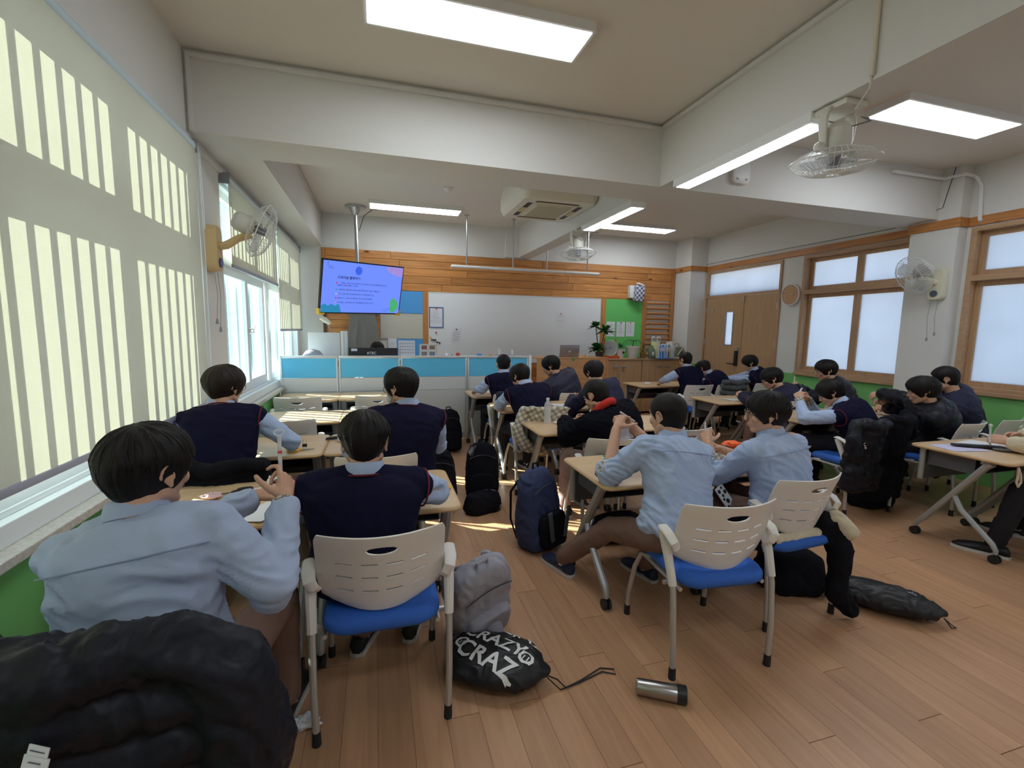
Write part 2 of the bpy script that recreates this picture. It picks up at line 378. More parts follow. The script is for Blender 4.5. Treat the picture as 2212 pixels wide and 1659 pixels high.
# ================================================================ windows, left
def win_left(name, y0, n, pitch):
    y1 = y0+n*pitch; z0, z1 = .83, 2.75
    f = MB(); x0, x1 = XL-.16, XL-.01
    f.b2((x0, y0, z0-.03), (x1+.02, y1, z0+.05)); f.b2((x0, y0, z1-.06), (x1, y1, z1)); f.b2((x0, y0, z0), (x1, y0+.05, z1)); f.b2((x0, y1-.05, z0), (x1, y1, z1))
    f.b2((x0, y0, 2.07), (x1-.01, y1, 2.15)); f.b2((x1-.03, y0+.05, z0+.05), (x1-.02, y1-.05, z0+.075)); f.b2((x1-.09, y0+.05, z0+.05), (x1-.08, y1-.05, z0+.07))
    o = f.build(name, pvc, bev=.004, smooth=False, kind='structure')
    for k in range(n):
        a = y0+k*pitch; c = a+pitch; xx = XL-.075-(.035 if k % 2 else 0)
        for za, zb, wz in ((z0+.055, 2.075, .085), (2.14, z1-.055, .07)):
            s = MB(); a2 = a+.005 if k else a+.045; c2 = c+.045 if k < n-1 and k % 2 == 0 else c-.005
            s.b2((xx-.02, a2, za), (xx+.02, c2, za+.1 if wz > .08 else za+wz)); s.b2((xx-.02, a2, zb-wz), (xx+.02, c2, zb)); s.b2((xx-.02, a2, za), (xx+.02, a2+.085, zb)); s.b2((xx-.02, c2-.085, za), (xx+.02, c2, zb))
            so = s.build('sash', pvc, o, bev=.003, smooth=False)
            g = MB(); g.add([(xx, a2+.08, za+.06), (xx, c2-.08, za+.06), (xx, c2-.08, zb-.06), (xx, a2+.08, zb-.06)], [(0, 1, 2, 3)]); g.build('pane', cglass, so, smooth=False, fixn=False)
    return o
w1 = win_left('window_1', 0.0, 4, .93); w2 = win_left('window_2', 4.36, 4, .91)
# sash latch
lt = MB(); lt.cyl((XL-.06, 5.33, 1.50), (XL-.02, 5.33, 1.50), .028, n=16); lt.box((XL-.02, 5.33, 1.53), (.02, .02, .07)); lt.build('latch', chrome, w2, label='round metal sash latch')
barm = mat('bar_steel', (.62, .66, .68), .4)
for nm, y0, y1 in (('security_bars', -.005, 3.73), ('security_bars', 4.355, 8.005)):
    g = thing(nm, 'steel security bars outside the '+('near window behind the long blind' if y0 < 1 else 'far window with the two short blinds'), 'window bars', (XL-.215, y0, 0), group='security bars outside the windows')
    n = int((y1-y0)/.12)
    r0 = MB().cyl((0, .05, .86), (0, .05, 2.74), .018, n=6).build('bar', barm, g)
    for k in range(1, n): o = r0.copy(); put(o, g); o.location = (0, k*.12, 0)
    for z in (.86, 2.74): MB().b2((-.015, 0, z-.015), (.015, y1-y0, z+.015)).build('rail', barm, g, smooth=False)
# ground and pale outdoors
S('ground_outside', mat('pale_paving', (.55, .56, .52), .9, var=.1, vsc=1), ((-60, -60, -3.3), (60, 60, -3.2)))
# ================================================================ windows, right
def win_right(name, y0, y1, z0, z1, ymid):
    f = MB(); x0, x1 = XR-.03, XR+.14
    for lo, hi in (((x0, y0, z0), (x1, y1, z0+.07)), ((x0, y0, z1-.045), (x1, y1, z1))): f.b2(lo, hi)
    f.b2((x0, y0, z0), (x1, y0+.05, z1)); f.b2((x0, y1-.05, z0), (x1, y1, z1)); f.b2((x0, y0, 2.155), (x1, y1, 2.215))
    f.b2((x0-.03, y0, z0-.01), (x0, y1, z0+.03))
    o = f.build(name, tany, bev=.004, smooth=False, kind='structure')
    ys = [y0+.05]+list(ymid)+[y1-.05]
    for i in range(len(ys)-1):
        a, c = ys[i], ys[i+1]
        for za, zb in ((z0+.07, 2.155), (2.215, z1-.045)):
            s = MB(); X = XR+.06+(.02 if i % 2 else 0); fw = .055
            s.b2((X-.02, a, za), (X+.02, c, za+fw)); s.b2((X-.02, a, zb-fw), (X+.02, c, zb)); s.b2((X-.02, a, za), (X+.02, a+fw, zb)); s.b2((X-.02, c-fw, za), (X+.02, c, zb))
            so = s.build('sash', tanw, o, bev=.003, smooth=False)
            MB().add([(X, a+.05, za+.05), (X, c-.05, za+.05), (X, c-.05, zb-.05), (X, a+.05, zb-.05)], [(0, 1, 2, 3)]).build('pane', frost, so, smooth=False, fixn=False)
    return o
win_right('window_3', 4.02, 5.52, .96, 2.72, [4.72]); win_right('window_4', -1.2, 3.5, .96, 2.72, [.0, 1.16, 2.33])
# ================================================================ door
f = MB(); DX = XR-.02
f.b2((DX, 5.9, 0), (XR+.15, 5.945, 2.72)); f.b2((DX, 7.615, 0), (XR+.15, 7.66, 2.72)); f.b2((DX, 5.9, 2.675), (XR+.15, 7.66, 2.72)); f.b2((DX, 5.9, 2.22), (XR+.15, 7.66, 2.265))
d = f.build('door_1', tanw, bev=.003, smooth=False, kind='structure')
MB().add([(XR+.05, 5.94, 2.26), (XR+.05, 7.62, 2.26), (XR+.05, 7.62, 2.68), (XR+.05, 5.94, 2.68)], [(0, 1, 2, 3)]).build('pane', frost, d, smooth=False, fixn=False)
MB().b2((XR, 5.95, .01), (XR+.045, 6.655, 2.215)).build('door_leaf', doorw, d, bev=.003, smooth=False)
lf = MB(); x0, x1 = XR, XR+.045
lf.b2((x0, 6.665, .01), (x1, 6.90, 2.215)); lf.b2((x0, 7.09, .01), (x1, 7.61, 2.215)); lf.b2((x0, 6.90, .01), (x1, 7.09, 1.35)); lf.b2((x0, 6.90, 1.95), (x1, 7.09, 2.215))
lf = lf.build('door_leaf', doorw, d, smooth=False)
fr = MB()
for lo, hi in (((XR-.006, 6.89, 1.34), (XR+.02, 6.905, 1.96)), ((XR-.006, 7.085, 1.34), (XR+.02, 7.10, 1.96)), ((XR-.006, 6.89, 1.34), (XR+.02, 7.1, 1.355)), ((XR-.006, 6.89, 1.945), (XR+.02, 7.1, 1.96))): fr.b2(lo, hi)
fr.build('lite_frame', greyp, lf, smooth=False)
MB().add([(XR+.02, 6.9, 1.35), (XR+.02, 7.09, 1.35), (XR+.02, 7.09, 1.95), (XR+.02, 6.9, 1.95)], [(0, 1, 2, 3)]).build('pane', frost, lf, smooth=False, fixn=False)
k = MB(); k.box((XR-.02, 6.75, 1.12), (.04, .06, .27)); k.build('door_lock', dark, lf, bev=.008, label='black digital door lock')
k = MB(); k.cyl((XR-.02, 6.76, 1.02), (XR-.07, 6.76, 1.02), .012); k.cap((XR-.07, 6.76, 1.02), (XR-.07, 6.90, 1.02), .011, .009); k.build('door_handle', dark, lf)
MB().box((XR-.004, 6.745, 1.29), (.012, .05, .05)).build('lock_plate', steel, lf, smooth=False)
MB().box((XR-.01, 7.42, 1.99), (.03, .05, .04)).build('hook', chrome, lf, bev=.004)
MB().box((XR-.01, 6.66, 2.17), (.02, .025, .11)).build('door_bolt', steel, lf, smooth=False)
for y in (5.955, 7.605):
    for z in (1.4, 2.0): MB().cyl((XR-.008, y, z-.05), (XR-.008, y, z+.05), .009, n=8).build('hinge', steel, d)
# ================================================================ roller blinds
def blind(y0, y1, zb, label, chain=True, x=XL+.03):
    t = thing('roller_blind', label, 'blind', (x, (y0+y1)/2, zb), group='roller blinds over the left windows')
    L = (y1-y0)/2; zt_ = 2.74-zb
    b = MB(); b.tube([(0, -L, zt_), (0, L, zt_)], .036, n=16); b.build('housing_tube', mat('blind_tube', (.62, .78, .84), .35), t)
    b = MB()
    for s in (-1, 1): b.box((0, s*(L+.006), zt_), (.085, .012, .09))
    b.build('bracket', greyp, t, bev=.01)
    b = MB(); n = 24; pts = []; rows = 8
    v = [(.028+.0004*math.sin(k*1.3+r_), -L+2*L*k/n, .012+(zt_-.012)*r_/rows) for r_ in range(rows+1) for k in range(n+1)]
    f = [(r_*(n+1)+k, r_*(n+1)+k+1, (r_+1)*(n+1)+k+1, (r_+1)*(n+1)+k) for r_ in range(rows) for k in range(n)]
    b.add(v, f).build('blind_cloth', fabric, t, fixn=False)
    MB().box((.028, 0, .005), (.014, 2*L, .03)).build('bottom_bar', mat('blind_bar', (.42, .44, .52), .5), t, bev=.003)
    if chain:
        b = MB()
        for dx in (-.012, .012): b.tube([(.03+dx, L+.02, zt_), (.035+dx, L+.025, zt_/2), (.03+dx, L+.02, -.02)], .003, n=5)
        b.build('pull_chain', mat('chain_plastic', (.75, .85, .88), .4), t)
    return t
blind(-.3, 3.69, 1.0, 'long cream roller blind pulled down over the near window')
blind(4.40, 6.22, 2.04, 'cream roller blind raised halfway, behind the wall fan')
blind(6.28, 7.96, 1.50, 'cream roller blind hanging lowest, beside the front left corner')
# ================================================================ ceiling lights
def panel_light(x0, x1, y0, y1, z, label, th=.055):
    t = thing('ceiling_light', label, 'ceiling light', ((x0+x1)/2, (y0+y1)/2, z), group='white panel lights')
    w_, l = (x1-x0)/2, (y1-y0)/2; f = MB(); e = .02
    f.b2((-w_, -l, -th), (w_, -l+e, 0)); f.b2((-w_, l-e, -th), (w_, l, 0)); f.b2((-w_, -l, -th), (-w_+e, l, 0)); f.b2((w_-e, -l, -th), (w_, l, 0)); f.b2((-w_+e, -l+e, -.012), (w_-e, l-e, 0))
    f.build('frame', whitep, t, smooth=False)
    MB().b2((-w_+e, -l+e, -th-.002), (w_-e, l-e, -th+.012)).build('diffuser', lampm, t, smooth=False)
    return t
panel_light(-.05, 1.27, 2.69, 3.04, H, 'large white panel light on the ceiling nearest the camera')
panel_light(3.83, 5.16, 2.68, 3.02, H, 'white panel light on the ceiling beyond the near ceiling fan')
panel_light(-.10, 1.24, 7.06, 7.40, H, 'thin-looking panel light above the hanging television')
panel_light(3.66, 4.98, 7.06, 7.40, H, 'panel light on the far ceiling right of the air conditioner')
panel_light(X2+.0, X2+.165, 2.25, 3.56, HB, 'narrow strip light under the long beam beside the near ceiling fan', .06)
panel_light(X2-.02, X2+.155, 4.21, 5.38, HB, 'narrow strip light under the far beam crossing the air conditioner', .06)
panel_light(-.05, 1.27, -.75, -.40, H, 'added unseen panel light on the ceiling above and behind the camera')  # out-of-view panel added to help light the room
panel_light(3.83, 5.16, -.75, -.40, H, 'added unseen panel light on the rear ceiling by the corridor wall')  # second added panel, unseen, brightens the corridor side
# ================================================================ air conditioner
t = thing('air_conditioner', 'cream ceiling cassette air conditioner with four dark outlet slots', 'air conditioner', (2.0, 5.47, 3.0))
b = MB(); A = .47; rings = []
for z, k, r_ in ((.366, .93, .1), (.2, 1.0, .12), (.07, 1.0, .12), (.015, .93, .08), (0, .90, .07)):
    rings.append(np.array([(x*k, y*k*1.15, z) for x, y in rrect(2*A, 2*A, r_, 5)]))
b.loft(rings); b.build('body', mat('ac_plastic', (.74, .71, .60), .4), t, ang=25)
grl = mat('ac_grille', (.60, .57, .45), .6)
b = MB(); b.b2((-.23, -.27, -.012), (.23, .27, 0)); b.build('intake_frame', ivory, t, bev=.004)
b = MB()
for k in range(26): b.b2((-.21, -.25+k*.0198, -.018), (.21, -.25+k*.0198+.009, -.012))
for k in range(15): b.b2((-.21+k*.0295, -.25, -.016), (-.21+k*.0295+.004, .25, -.011))
b.build('intake_grille', grl, t, smooth=False)
for (sx, sy, dx, dy) in ((0, -.36, .26, .03), (0, .36, .26, .03), (-.31, 0, .03, .30), (.31, 0, .03, .30)):
    s = MB().b2((sx-dx, sy-dy, -.003), (sx+dx, sy+dy, .0)).build('outlet_slot', dark, t, smooth=False, label='dark outlet slot')
    MB().b2((sx-dx*.96, sy-dy*.35, -.009), (sx+dx*.96, sy+dy*.35, -.003)).build('louvre', mat('louvre_tan', (.62, .47, .27), .5), s, smooth=False)
# ================================================================ fans
wire = mat('fan_wire', (.75, .76, .74), .35)
bladem = mat('fan_blade', (.70, .74, .78), .2, alpha=.55)
def fan_head(t, M, o, rad=.215, dep=.10, wires=44, housing='cyl'):
    """cage axis = local +z of M, at o (centre of the cage)"""
    M = np.asarray(M); o = np.array(o, float)
    def P(p): return o+M@np.array(p, float)
    b = MB()
    prof_f = [(.035, .055), (.09, .052), (.15, .042), (.19, .025), (rad, .0)]; prof_b = [(.06, -.05), (.12, -.045), (.18, -.028), (rad, 0)]
    for k in range(wires):
        a = 2*PI*k/wires; c, s = math.cos(a), math.sin(a)
        b.tube([P((r_*c, r_*s, z*dep/.1)) for r_, z in prof_f], .0016, n=4); b.tube([P((r_*c, r_*s, z*dep/.1)) for r_, z in prof_b], .0016, n=4)
    for r_, z, w_ in ((rad, 0, .004), (.15, .042, .002), (.09, .052, .002), (.15, -.037, .002), (.035, .055, .003)):
        b.tube([P((r_*math.cos(q*PI/18), r_*math.sin(q*PI/18), z*dep/.1)) for q in range(36)], w_, n=5, closed=True)
    cg = b.build('cage', wire, t)
    b = MB(); b.lathe([(0, .056), (.034, .055), (.036, .048), (0, .046)], n=16)
    b.v = [v@M.T+o for v in b.v]; b.build('badge', ivory, cg)
    for k in range(3):
        b = MB(); a = 2*PI*k/3+.4; pts = []
        for r_, w0, w1 in ((.035, -.25, .35), (.09, -.42, .5), (.15, -.45, .5), (.185, -.30, .42)):
            pts.append([(r_*math.cos(a+w0), r_*math.sin(a+w0), -.018), (r_*math.cos(a+(w0+w1)/2), r_*math.sin(a+(w0+w1)/2), 0), (r_*math.cos(a+w1), r_*math.sin(a+w1), .016)])
        v = []; 
        for row in pts: v += [P(q) for q in row]
        for row in pts: v += [P((q[0], q[1], q[2]-.003)) for q in row]
        f = []
        for i in range(3):
            for j in range(2): f += [(i*3+j, i*3+j+1, i*3+j+4, i*3+j+3), (12+i*3+j, 12+i*3+j+3, 12+i*3+j+4, 12+i*3+j+1)]
        for j in range(2): f += [(9+j, 10+j, 22+j, 21+j), (j, 12+j, 13+j, 1+j)]
        for i in range(3): f += [(i*3, i*3+3, 15+i*3, 12+i*3), (i*3+2, 14+i*3, 17+i*3, i*3+5)]
        b.add(v, f).build('blade', bladem, t)
    b = MB(); b.cyl(P((0, 0, .03)), P((0, 0, -.04)), .034, n=16); b.build('hub', mat('hub_grey', (.2, .2, .22), .4), t)
    b = MB(); b.lathe([(.045, -.045), (.07, -.06), (.078, -.09), (.074, -.17), (.05, -.20), (0.01, -.205)], n=20)
    b.v = [v@M.T+o for v in b.v]; b.build('motor_housing', mat('motor_plastic', (.66, .64, .57), .45), t)
def ceiling_fan(x, y, label, tilt):
    t = thing('ceiling_fan', label, 'fan', (x, y, HB), group='orbit fans hung under the beams')
    iv = mat('bracket_plastic', (.64, .62, .55), .45)
    b = MB(); b.box((0, 0, -.02), (.16, .22, .035)); b.build('mount_plate', iv, t, bev=.01)
    for s in (-1, 1):
        b = MB(); b.tube([(s*.085, 0, -.02), (s*.105, 0, -.08), (s*.10, 0, -.16), (s*.085, 0, -.24)], [.03, .032, .026, .02], n=10, flat=.5); b.build('bracket_arm', iv, t)
    M = rx3(PI+R(tilt[0]))@ry3(R(tilt[1]))
    fan_head(t, M, (0, 0, -.30), rad=.225, dep=.13)
    b = MB(); b.cyl((-.11, 0, -.235), (.11, 0, -.235), .016); b.sph((-.12, 0, -.235), .028, rot=None); b.sph((.12, 0, -.235), .028); b.build('pivot_knob', iv, t)
    b = MB(); b.tube([(-.05, .1, 0), (-.08, .03, -.07), (0, -.08, -.14), (.12, -.1, -.1), (.2, .02, -.02), (.3, .05, .0)], .004, n=6); b.build('cable', mat('grey_cable', (.22, .21, .2), .6), t)
    return t
ceiling_fan(2.545, 2.16, 'white caged fan hanging from the long beam, nearest the camera', (4, 3))
ceiling_fan(2.50, 5.62, 'white caged fan hanging from the far beam below the air conditioner', (-6, 0))
# wall fan left
def wall_fan(x, y, z, side, head, axis, label, base):
    t = thing('wall_fan', label, 'fan', (x, y, z)); s = side
    b = MB(); b.loft([np.array([(s*dx, p*(1-k), q*(1-k*.4)) for p, q in rrect(.15, .34, .05, 4)]) for dx, k in ((0, 0), (.05, .03), (.075, .12))]); b.build('base_plate', base, t)
    h_ = np.array(head, float)
    b = MB(); b.tube([(s*.06, 0, .02), (s*.12, 0, .03), h_*.55+V(0, 0, .0), h_*.8], [.032, .03, .026, .03], n=10); b.build('arm', base, t)
    b = MB(); b.cyl((s*.075, 0, -.10), (s*.085, 0, -.10), .035, n=16); b.build('dial', mat('dial_dark', (.08, .1, .14), .3), t)
    for dy in (-.03, .04):
        b = MB(); b.tube([(s*.04, dy, -.17), (s*.05, dy+.01, -.35), (s*.04, dy, -.52-.06*(dy > 0))], .0022, n=5); pc = b.build('pull_cord', greyp, t)
        MB().cyl((s*.04, dy, -.52-.06*(dy > 0)), (s*.04, dy, -.56-.06*(dy > 0)), .006, .012, n=8).build('cord_knob', greyp, pc)
    a, c, d_ = frame(axis); fan_head(t, np.stack([a, c, d_], 1), h_, rad=.215, dep=.16)
    return t
wall_fan(XL+.005, 4.02, 2.12, 1, (.34, .10, .17), (.78, .10, -.32), 'wall fan on a tan base between the two left window blinds', mat('fan_tan', (.62, .43, .20), .45))
wall_fan(5.985, 3.66, 2.13, -1, (-.27, .09, .10), (-.86, .18, -.42), 'wall fan with pull cords on the right pillar', mat('fan_cream', (.74, .71, .55), .45))
# ================================================================ television
def T34(o, M): return Matrix(np.vstack([np.hstack([M, np.array(o).reshape(3, 1)]), [0, 0, 0, 1]]).tolist())
Mt = rz3(.597)@rx3(.242)@ry3(-.025); tvc = V(-.183, 7.0, 2.103); TW, TH = 1.297, .7296
t = thing('television', 'flat television showing a blue lesson slide, hung from a ceiling pole', 'television', tvc); t.rotation_euler = T34((0, 0, 0), Mt).to_euler()
MB().b2((-TW/2, 0, -TH/2), (TW/2, .045, TH/2)).build('bezel', dark, t, bev=.004)
MB().b2((-TW/2+.018, -.003, -TH/2+.02), (TW/2-.018, 0, TH/2-.018)).build('screen', mat('screen_blue', (.02, .03, .1), .4, emit=(.13, .22, .86), es=.72), t, smooth=False)
def em(n, c, s=1.0): return mat(n, tuple(q*.2 for q in c), .5, emit=c, es=s*.75)
def flat(poly, name, m, y=-.004, parent=None):
    b = MB(); b.prism(poly, (0, y, 0), (1, 0, 0), (0, 0, 1), (0, -1, 0), .0008); return b.build(name, m, parent, smooth=False)
W2, H2 = TW/2-.018, TH/2-.019
teal = em('slide_teal', (.02, .22, .42), .8)
pts = [(-W2, -H2)]+[(-W2+.30*i/24+.0, -H2+.085+.03*abs(math.sin(i*PI/8))) for i in range(22)]+[(-W2+.30, -H2)]
flat(pts, 'slide_cloud', teal, parent=t)
flat([(W2, H2)]+[(W2-.30*math.cos(a)*1.0, H2-.13*math.sin(a)) for a in [i*PI/2/10 for i in range(11)]], 'slide_blob', em('slide_mauve', (.28, .2, .52)), parent=t)
flat([(W2-.11+.09*math.cos(a)*(.8+.2*math.cos(3*a)) if W2-.11+.09*math.cos(a)*(.8+.2*math.cos(3*a)) < W2 else W2, -H2+.12+.11*math.sin(a)) for a in [i*PI/12 for i in range(24)]], 'slide_leaf', em('slide_green', (.05, .32, .12)), parent=t)
flat([(-.11+.052*(1+.1*math.cos(8*a))*math.cos(a), H2-.10+.058*(1+.1*math.cos(8*a))*math.sin(a)) for a in [i*PI/24 for i in range(48)]], 'slide_flower', em('slide_blue', (.03, .09, .62)), parent=t)
b = MB(); b.tube([(-W2+.07, -.005, H2-.02), (-W2+.055, -.005, H2-.05), (-W2+.09, -.005, H2-.07), (-W2+.075, -.005, H2-.09), (-W2+.10, -.005, H2-.10), (-W2+.11, -.005, H2-.07), (-W2+.14, -.005, H2-.10)], .004, n=4)
b.tube([(W2-.30, -.005, -H2+.02), (W2-.27, -.005, -H2+.07), (W2-.25, -.005, -H2+.02), (W2-.23, -.005, -H2+.08), (W2-.21, -.005, -H2+.03), (W2-.18, -.005, -H2+.09)], .003, n=4); b.build('slide_scribble', em('slide_navy', (.03, .07, .3)), t)
tx = em('slide_text', (.02, .02, .07), .3); RF = (PI/2, 0, 0)
text('드바리움 활용하기', .045, tx, t, (-.42, -.005, .135), RF, bold=.0008)
for i, (s, x) in enumerate((('기동물, 고상님, 상도, 확인하고 나서 선물 등 이야기 집안물에 학습 됩니다', -.37), ('선물을 다음에 선결할 수 있어요', -.42), ('전망하며, 함께 재미 여러움 위해 여행 공간에 우리들 구해줍니다.', -.39), ('색도 소품, 레이드림 올바라볼 색소 규 본색의 활용 가능', -.39), ('실생다니스, 유통 목적 정보를 시키는 싶고하거에 활용', -.40), ('MT 캠핑스, 유리 본체, 안드 작업 물질상태 수집으로 하기', -.40))):
    text(s, .0245, tx, t, (x, -.005, (.062, .03, -.03, -.088, -.146, -.206)[i]), RF)
for z, c in ((.062, (.6, .02, .03)), (-.03, (.02, .2, .5)), (-.088, (.6, .4, .5)), (-.146, (.6, .0, .25)), (-.206, (.5, .3, .02))):
    MB().box((-.425, -.006, z), (.022, .002, .018)).build('slide_bullet', em('bul%d' % int(abs(z)*1000), c, .8), t, smooth=False)
for s in (-1, 1):
    b = MB(); b.b2((s*TW/2-.012, -.014, -TH/2-.012), (s*TW/2+.012, .05, -TH/2+.07)); b.b2((min(s*TW/2, s*TW/2-s*.075), -.014, -TH/2-.014), (max(s*TW/2, s*TW/2-s*.075), .05, -TH/2+.012)); b.build('corner_guard', yel, t, bev=.004, label='yellow foam corner guard')
Mi = Mt.T
def tvl(p): return Mi@(np.array(p, float)-tvc)
b = MB(); b.cyl(tvl((-.30, 7.55, H)), tvl((-.27, 7.35, 2.02)), .028, n=14); b.build('ceiling_pole', steel, t)
b = MB(); b.cyl(tvl((-.30, 7.55, H)), tvl((-.30, 7.55, H-.03)), .15, n=20); b.cyl(tvl((-.30, 7.55, H-.02)), tvl((-.30, 7.55, H-.14)), .10, .045, n=14); b.build('ceiling_plate', steel, t)
b = MB(); b.tube([tvl((-.27, 7.3, 2.06)), (0, .04, 0)], .03, n=8); b.b2((-.25, .045, -.15), (.25, .06, .15)); b.build('wall_bracket', greyp, t)
b = MB(); b.tube([tvl(p) for p in ((-.25, 7.5, 3.0), (-.18, 7.5, 3.22), (-.05, 7.5, 3.33), (.15, 7.5, 3.35))], .006, n=6); b.build('cable', dark, t)
# ================================================================ whiteboard lamp rail, detectors, boxes
t = thing('hanging_light_rail', 'long white unlit light rail hung on four rods before the whiteboard', 'light rail', (2.44, 7.5, 2.555))
MB().b2((-1.30, -.05, -.02), (1.30, .05, .02)).build('rail_body', whitep, t, bev=.012)
for x in (-1.05, -.27, .33, 1.08):
    r_ = MB().cyl((x, 0, .02), (x, 0, H-2.555 if x != -.05 else .5), .012, n=8).build('rod', steel, t)
    MB().cyl((x, 0, H-2.555), (x, 0, H-2.575), .035, n=12).build('rod_cap', steel, r_)
t = thing('smoke_detector', 'small round smoke detector on the far ceiling left of the air conditioner', 'smoke detector', (.9, 6.2, H))
MB().lathe([(.055, 0), (.052, -.02), (.035, -.032), (.03, -.045), (.0, -.048)]).build('housing', whitep, t); MB().lathe([(.075, 0), (.075, -.008), (.05, -.01)]).build('base_ring', ivory, t)
t = thing('access_point', 'rounded white wireless unit on the beam right of the strip light', 'wireless unit', (3.29, B1, 3.05))
b = MB(); b.loft([np.array([(p*k, -d_, q*k) for p, q in rrect(.2, .2, .05, 5)]) for d_, k in ((0, .96), (.02, 1), (.035, .96), (.04, .85))]); b.build('housing', whitep, t)
for x in (-.05, .05): MB().box((x, -.041, -.06), (.022, .003, .016)).build('label_mark', greyp, t, smooth=False)
t = thing('wall_speaker', 'small box speaker under a grey checked cloth high on the pine wall', 'speaker', (4.84, YF-.1, 2.33))
MB().b2((-.16, -.03, -.12), (-.07, .08, .12)).build('speaker_box', whitep, t, bev=.01)
chk = bpy.data.materials.new('checked_cloth'); chk.use_nodes = True; q = chk.node_tree; tcn = q.nodes.new('ShaderNodeTexCoord'); ck = q.nodes.new('ShaderNodeTexChecker'); ck.inputs['Scale'].default_value = 22
ck.inputs['Color1'].default_value = (.65, .65, .72, 1); ck.inputs['Color2'].default_value = (.12, .12, .22, 1); q.links.new(tcn.outputs['Object'], ck.inputs[0]); q.links.new(ck.outputs[0], q.nodes['Principled BSDF'].inputs['Base Color'])
MB().box((.04, 0, -.03), (.2, .14, .30), rot=ry3(R(6))).build('cloth_cover', chk, t, bev=.02)
MB().box((.06, -.02, .14), (.14, .1, .03), rot=ry3(R(18))).build('box_lid', whitep, t, bev=.004)
# ================================================================ boards and papers on the front wall
def board(name, x0, x1, z0, z1, m, label, fr=None, y=YF, th=.02):
    t = thing(name, label, 'board', ((x0+x1)/2, y, (z0+z1)/2)); w_, h_ = (x1-x0)/2, (z1-z0)/2
    MB().b2((-w_, -th, -h_), (w_, 0, h_)).build('board_face', m, t, smooth=False)
    if fr:
        b = MB()
        for lo, hi in (((-w_, -th-.006, h_-.012), (w_, 0, h_)), ((-w_, -th-.006, -h_), (w_, 0, -h_+.012)), ((-w_, -th-.006, -h_), (-w_+.012, 0, h_)), ((w_-.012, -th-.006, -h_), (w_, 0, h_))): b.b2(lo, hi)
        b.build('board_frame', fr, t, smooth=False)
    return t
board('whiteboard', .84, 4.125, .95, 2.185, mat('whiteboard_face', (.84, .87, .90), .25), 'long whiteboard on the pine front wall', whitep)
board('pinboard', .06, .745, 1.81, 2.18, mat('blue_felt', (.10, .38, .82), .9, var=.1, vsc=60), 'blue felt pinboard at the top, right of the television')
board('pinboard', .04, .745, 1.38, 1.80, mat('beige_felt', (.60, .58, .50), .9), 'beige felt pinboard below the blue one')
board('pinboard', .30, .745, .95, 1.37, mat('blue_felt', (.1, .4, .8), .9), 'blue felt pinboard lowest, behind the paper calendar')
board('pinboard', 4.235, 5.03, .95, 2.185, mat('green_felt', (.16, .60, .16), .9, var=.05, vsc=60), 'bright green felt pinboard right of the whiteboard')
t = thing('door_panel', 'dark narrow door edge at the front left corner below the television', 'panel', (-.83, YF-.04, 1.3)); MB().b2((-.02, -.02, -.5), (.02, 0, .5)).build('panel', mat('dark_wood', (.08, .05, .04), .6), t)
def sheet(x0, x1, z0, z1, label, y=YF-.022, border=None, lines=4, pin=redp, name='paper_notice', cat='paper', grp='papers pinned on the front boards', col=None):
    t = thing(name, label, cat, ((x0+x1)/2, y, (z0+z1)/2), group=grp); w_, h_ = (x1-x0)/2, (z1-z0)/2
    MB().b2((-w_, -.002, -h_), (w_, 0, h_)).build('sheet', col or paper, t, smooth=False)
    if border:
        b = MB()
        for lo, hi in (((-w_-.008, -.008, h_-.006), (w_+.008, 0, h_+.008)), ((-w_-.008, -.008, -h_-.008), (w_+.008, 0, -h_+.006)), ((-w_-.008, -.008, -h_), (-w_+.006, 0, h_)), ((w_-.006, -.008, -h_), (w_+.008, 0, h_))): b.b2(lo, hi)
        b.build('frame', border, t, smooth=False)
    rs = random.Random(int(x0*100)); b = MB()
    for k in range(lines):
        z = h_*.55-k*(h_*1.25/max(1, lines)); a = rs.uniform(-.8, -.5)*w_; c = rs.uniform(.3, .8)*w_; b.b2((a, -.003, z-.0025), (c, -.002, z+.0025))
    if lines: b.build('print', mat('faint_print', (.35, .36, .42), .9), t, smooth=False, label='faint lines of print')
    if pin: MB().cyl((0, -.014, h_-.02), (0, 0, h_-.02), .012, n=10).build('magnet', pin, t)
    return t
sheet(.86, 1.09, 1.58, 1.92, 'notice in a dark blue frame at the top left of the whiteboard', border=mat('blue_frame', (.05, .1, .35), .4), lines=7)
sheet(1.24, 1.42, 1.29, 1.57, 'pale sheet pinned by a dark magnet low on the whiteboard', pin=dark, lines=8)
sheet(3.20, 3.41, 1.61, 1.89, 'poster with a red magnet on the right part of the whiteboard', lines=2)
sheet(4.26, 4.44, 1.46, 1.75, 'sheet on the green board partly behind the tall plant', lines=4, pin=None)
sheet(4.48, 4.66, 1.46, 1.75, 'middle sheet on the green board with a dark pin', pin=dark, lines=6)
sheet(4.69, 4.87, 1.47, 1.75, 'right-hand sheet on the green board with a red pin', lines=6)
sheet(.16, .30, 1.02, 1.38, 'printed paper list pinned above the teacher behind the monitor', y=YF-.024, lines=8, pin=None)
mg = None
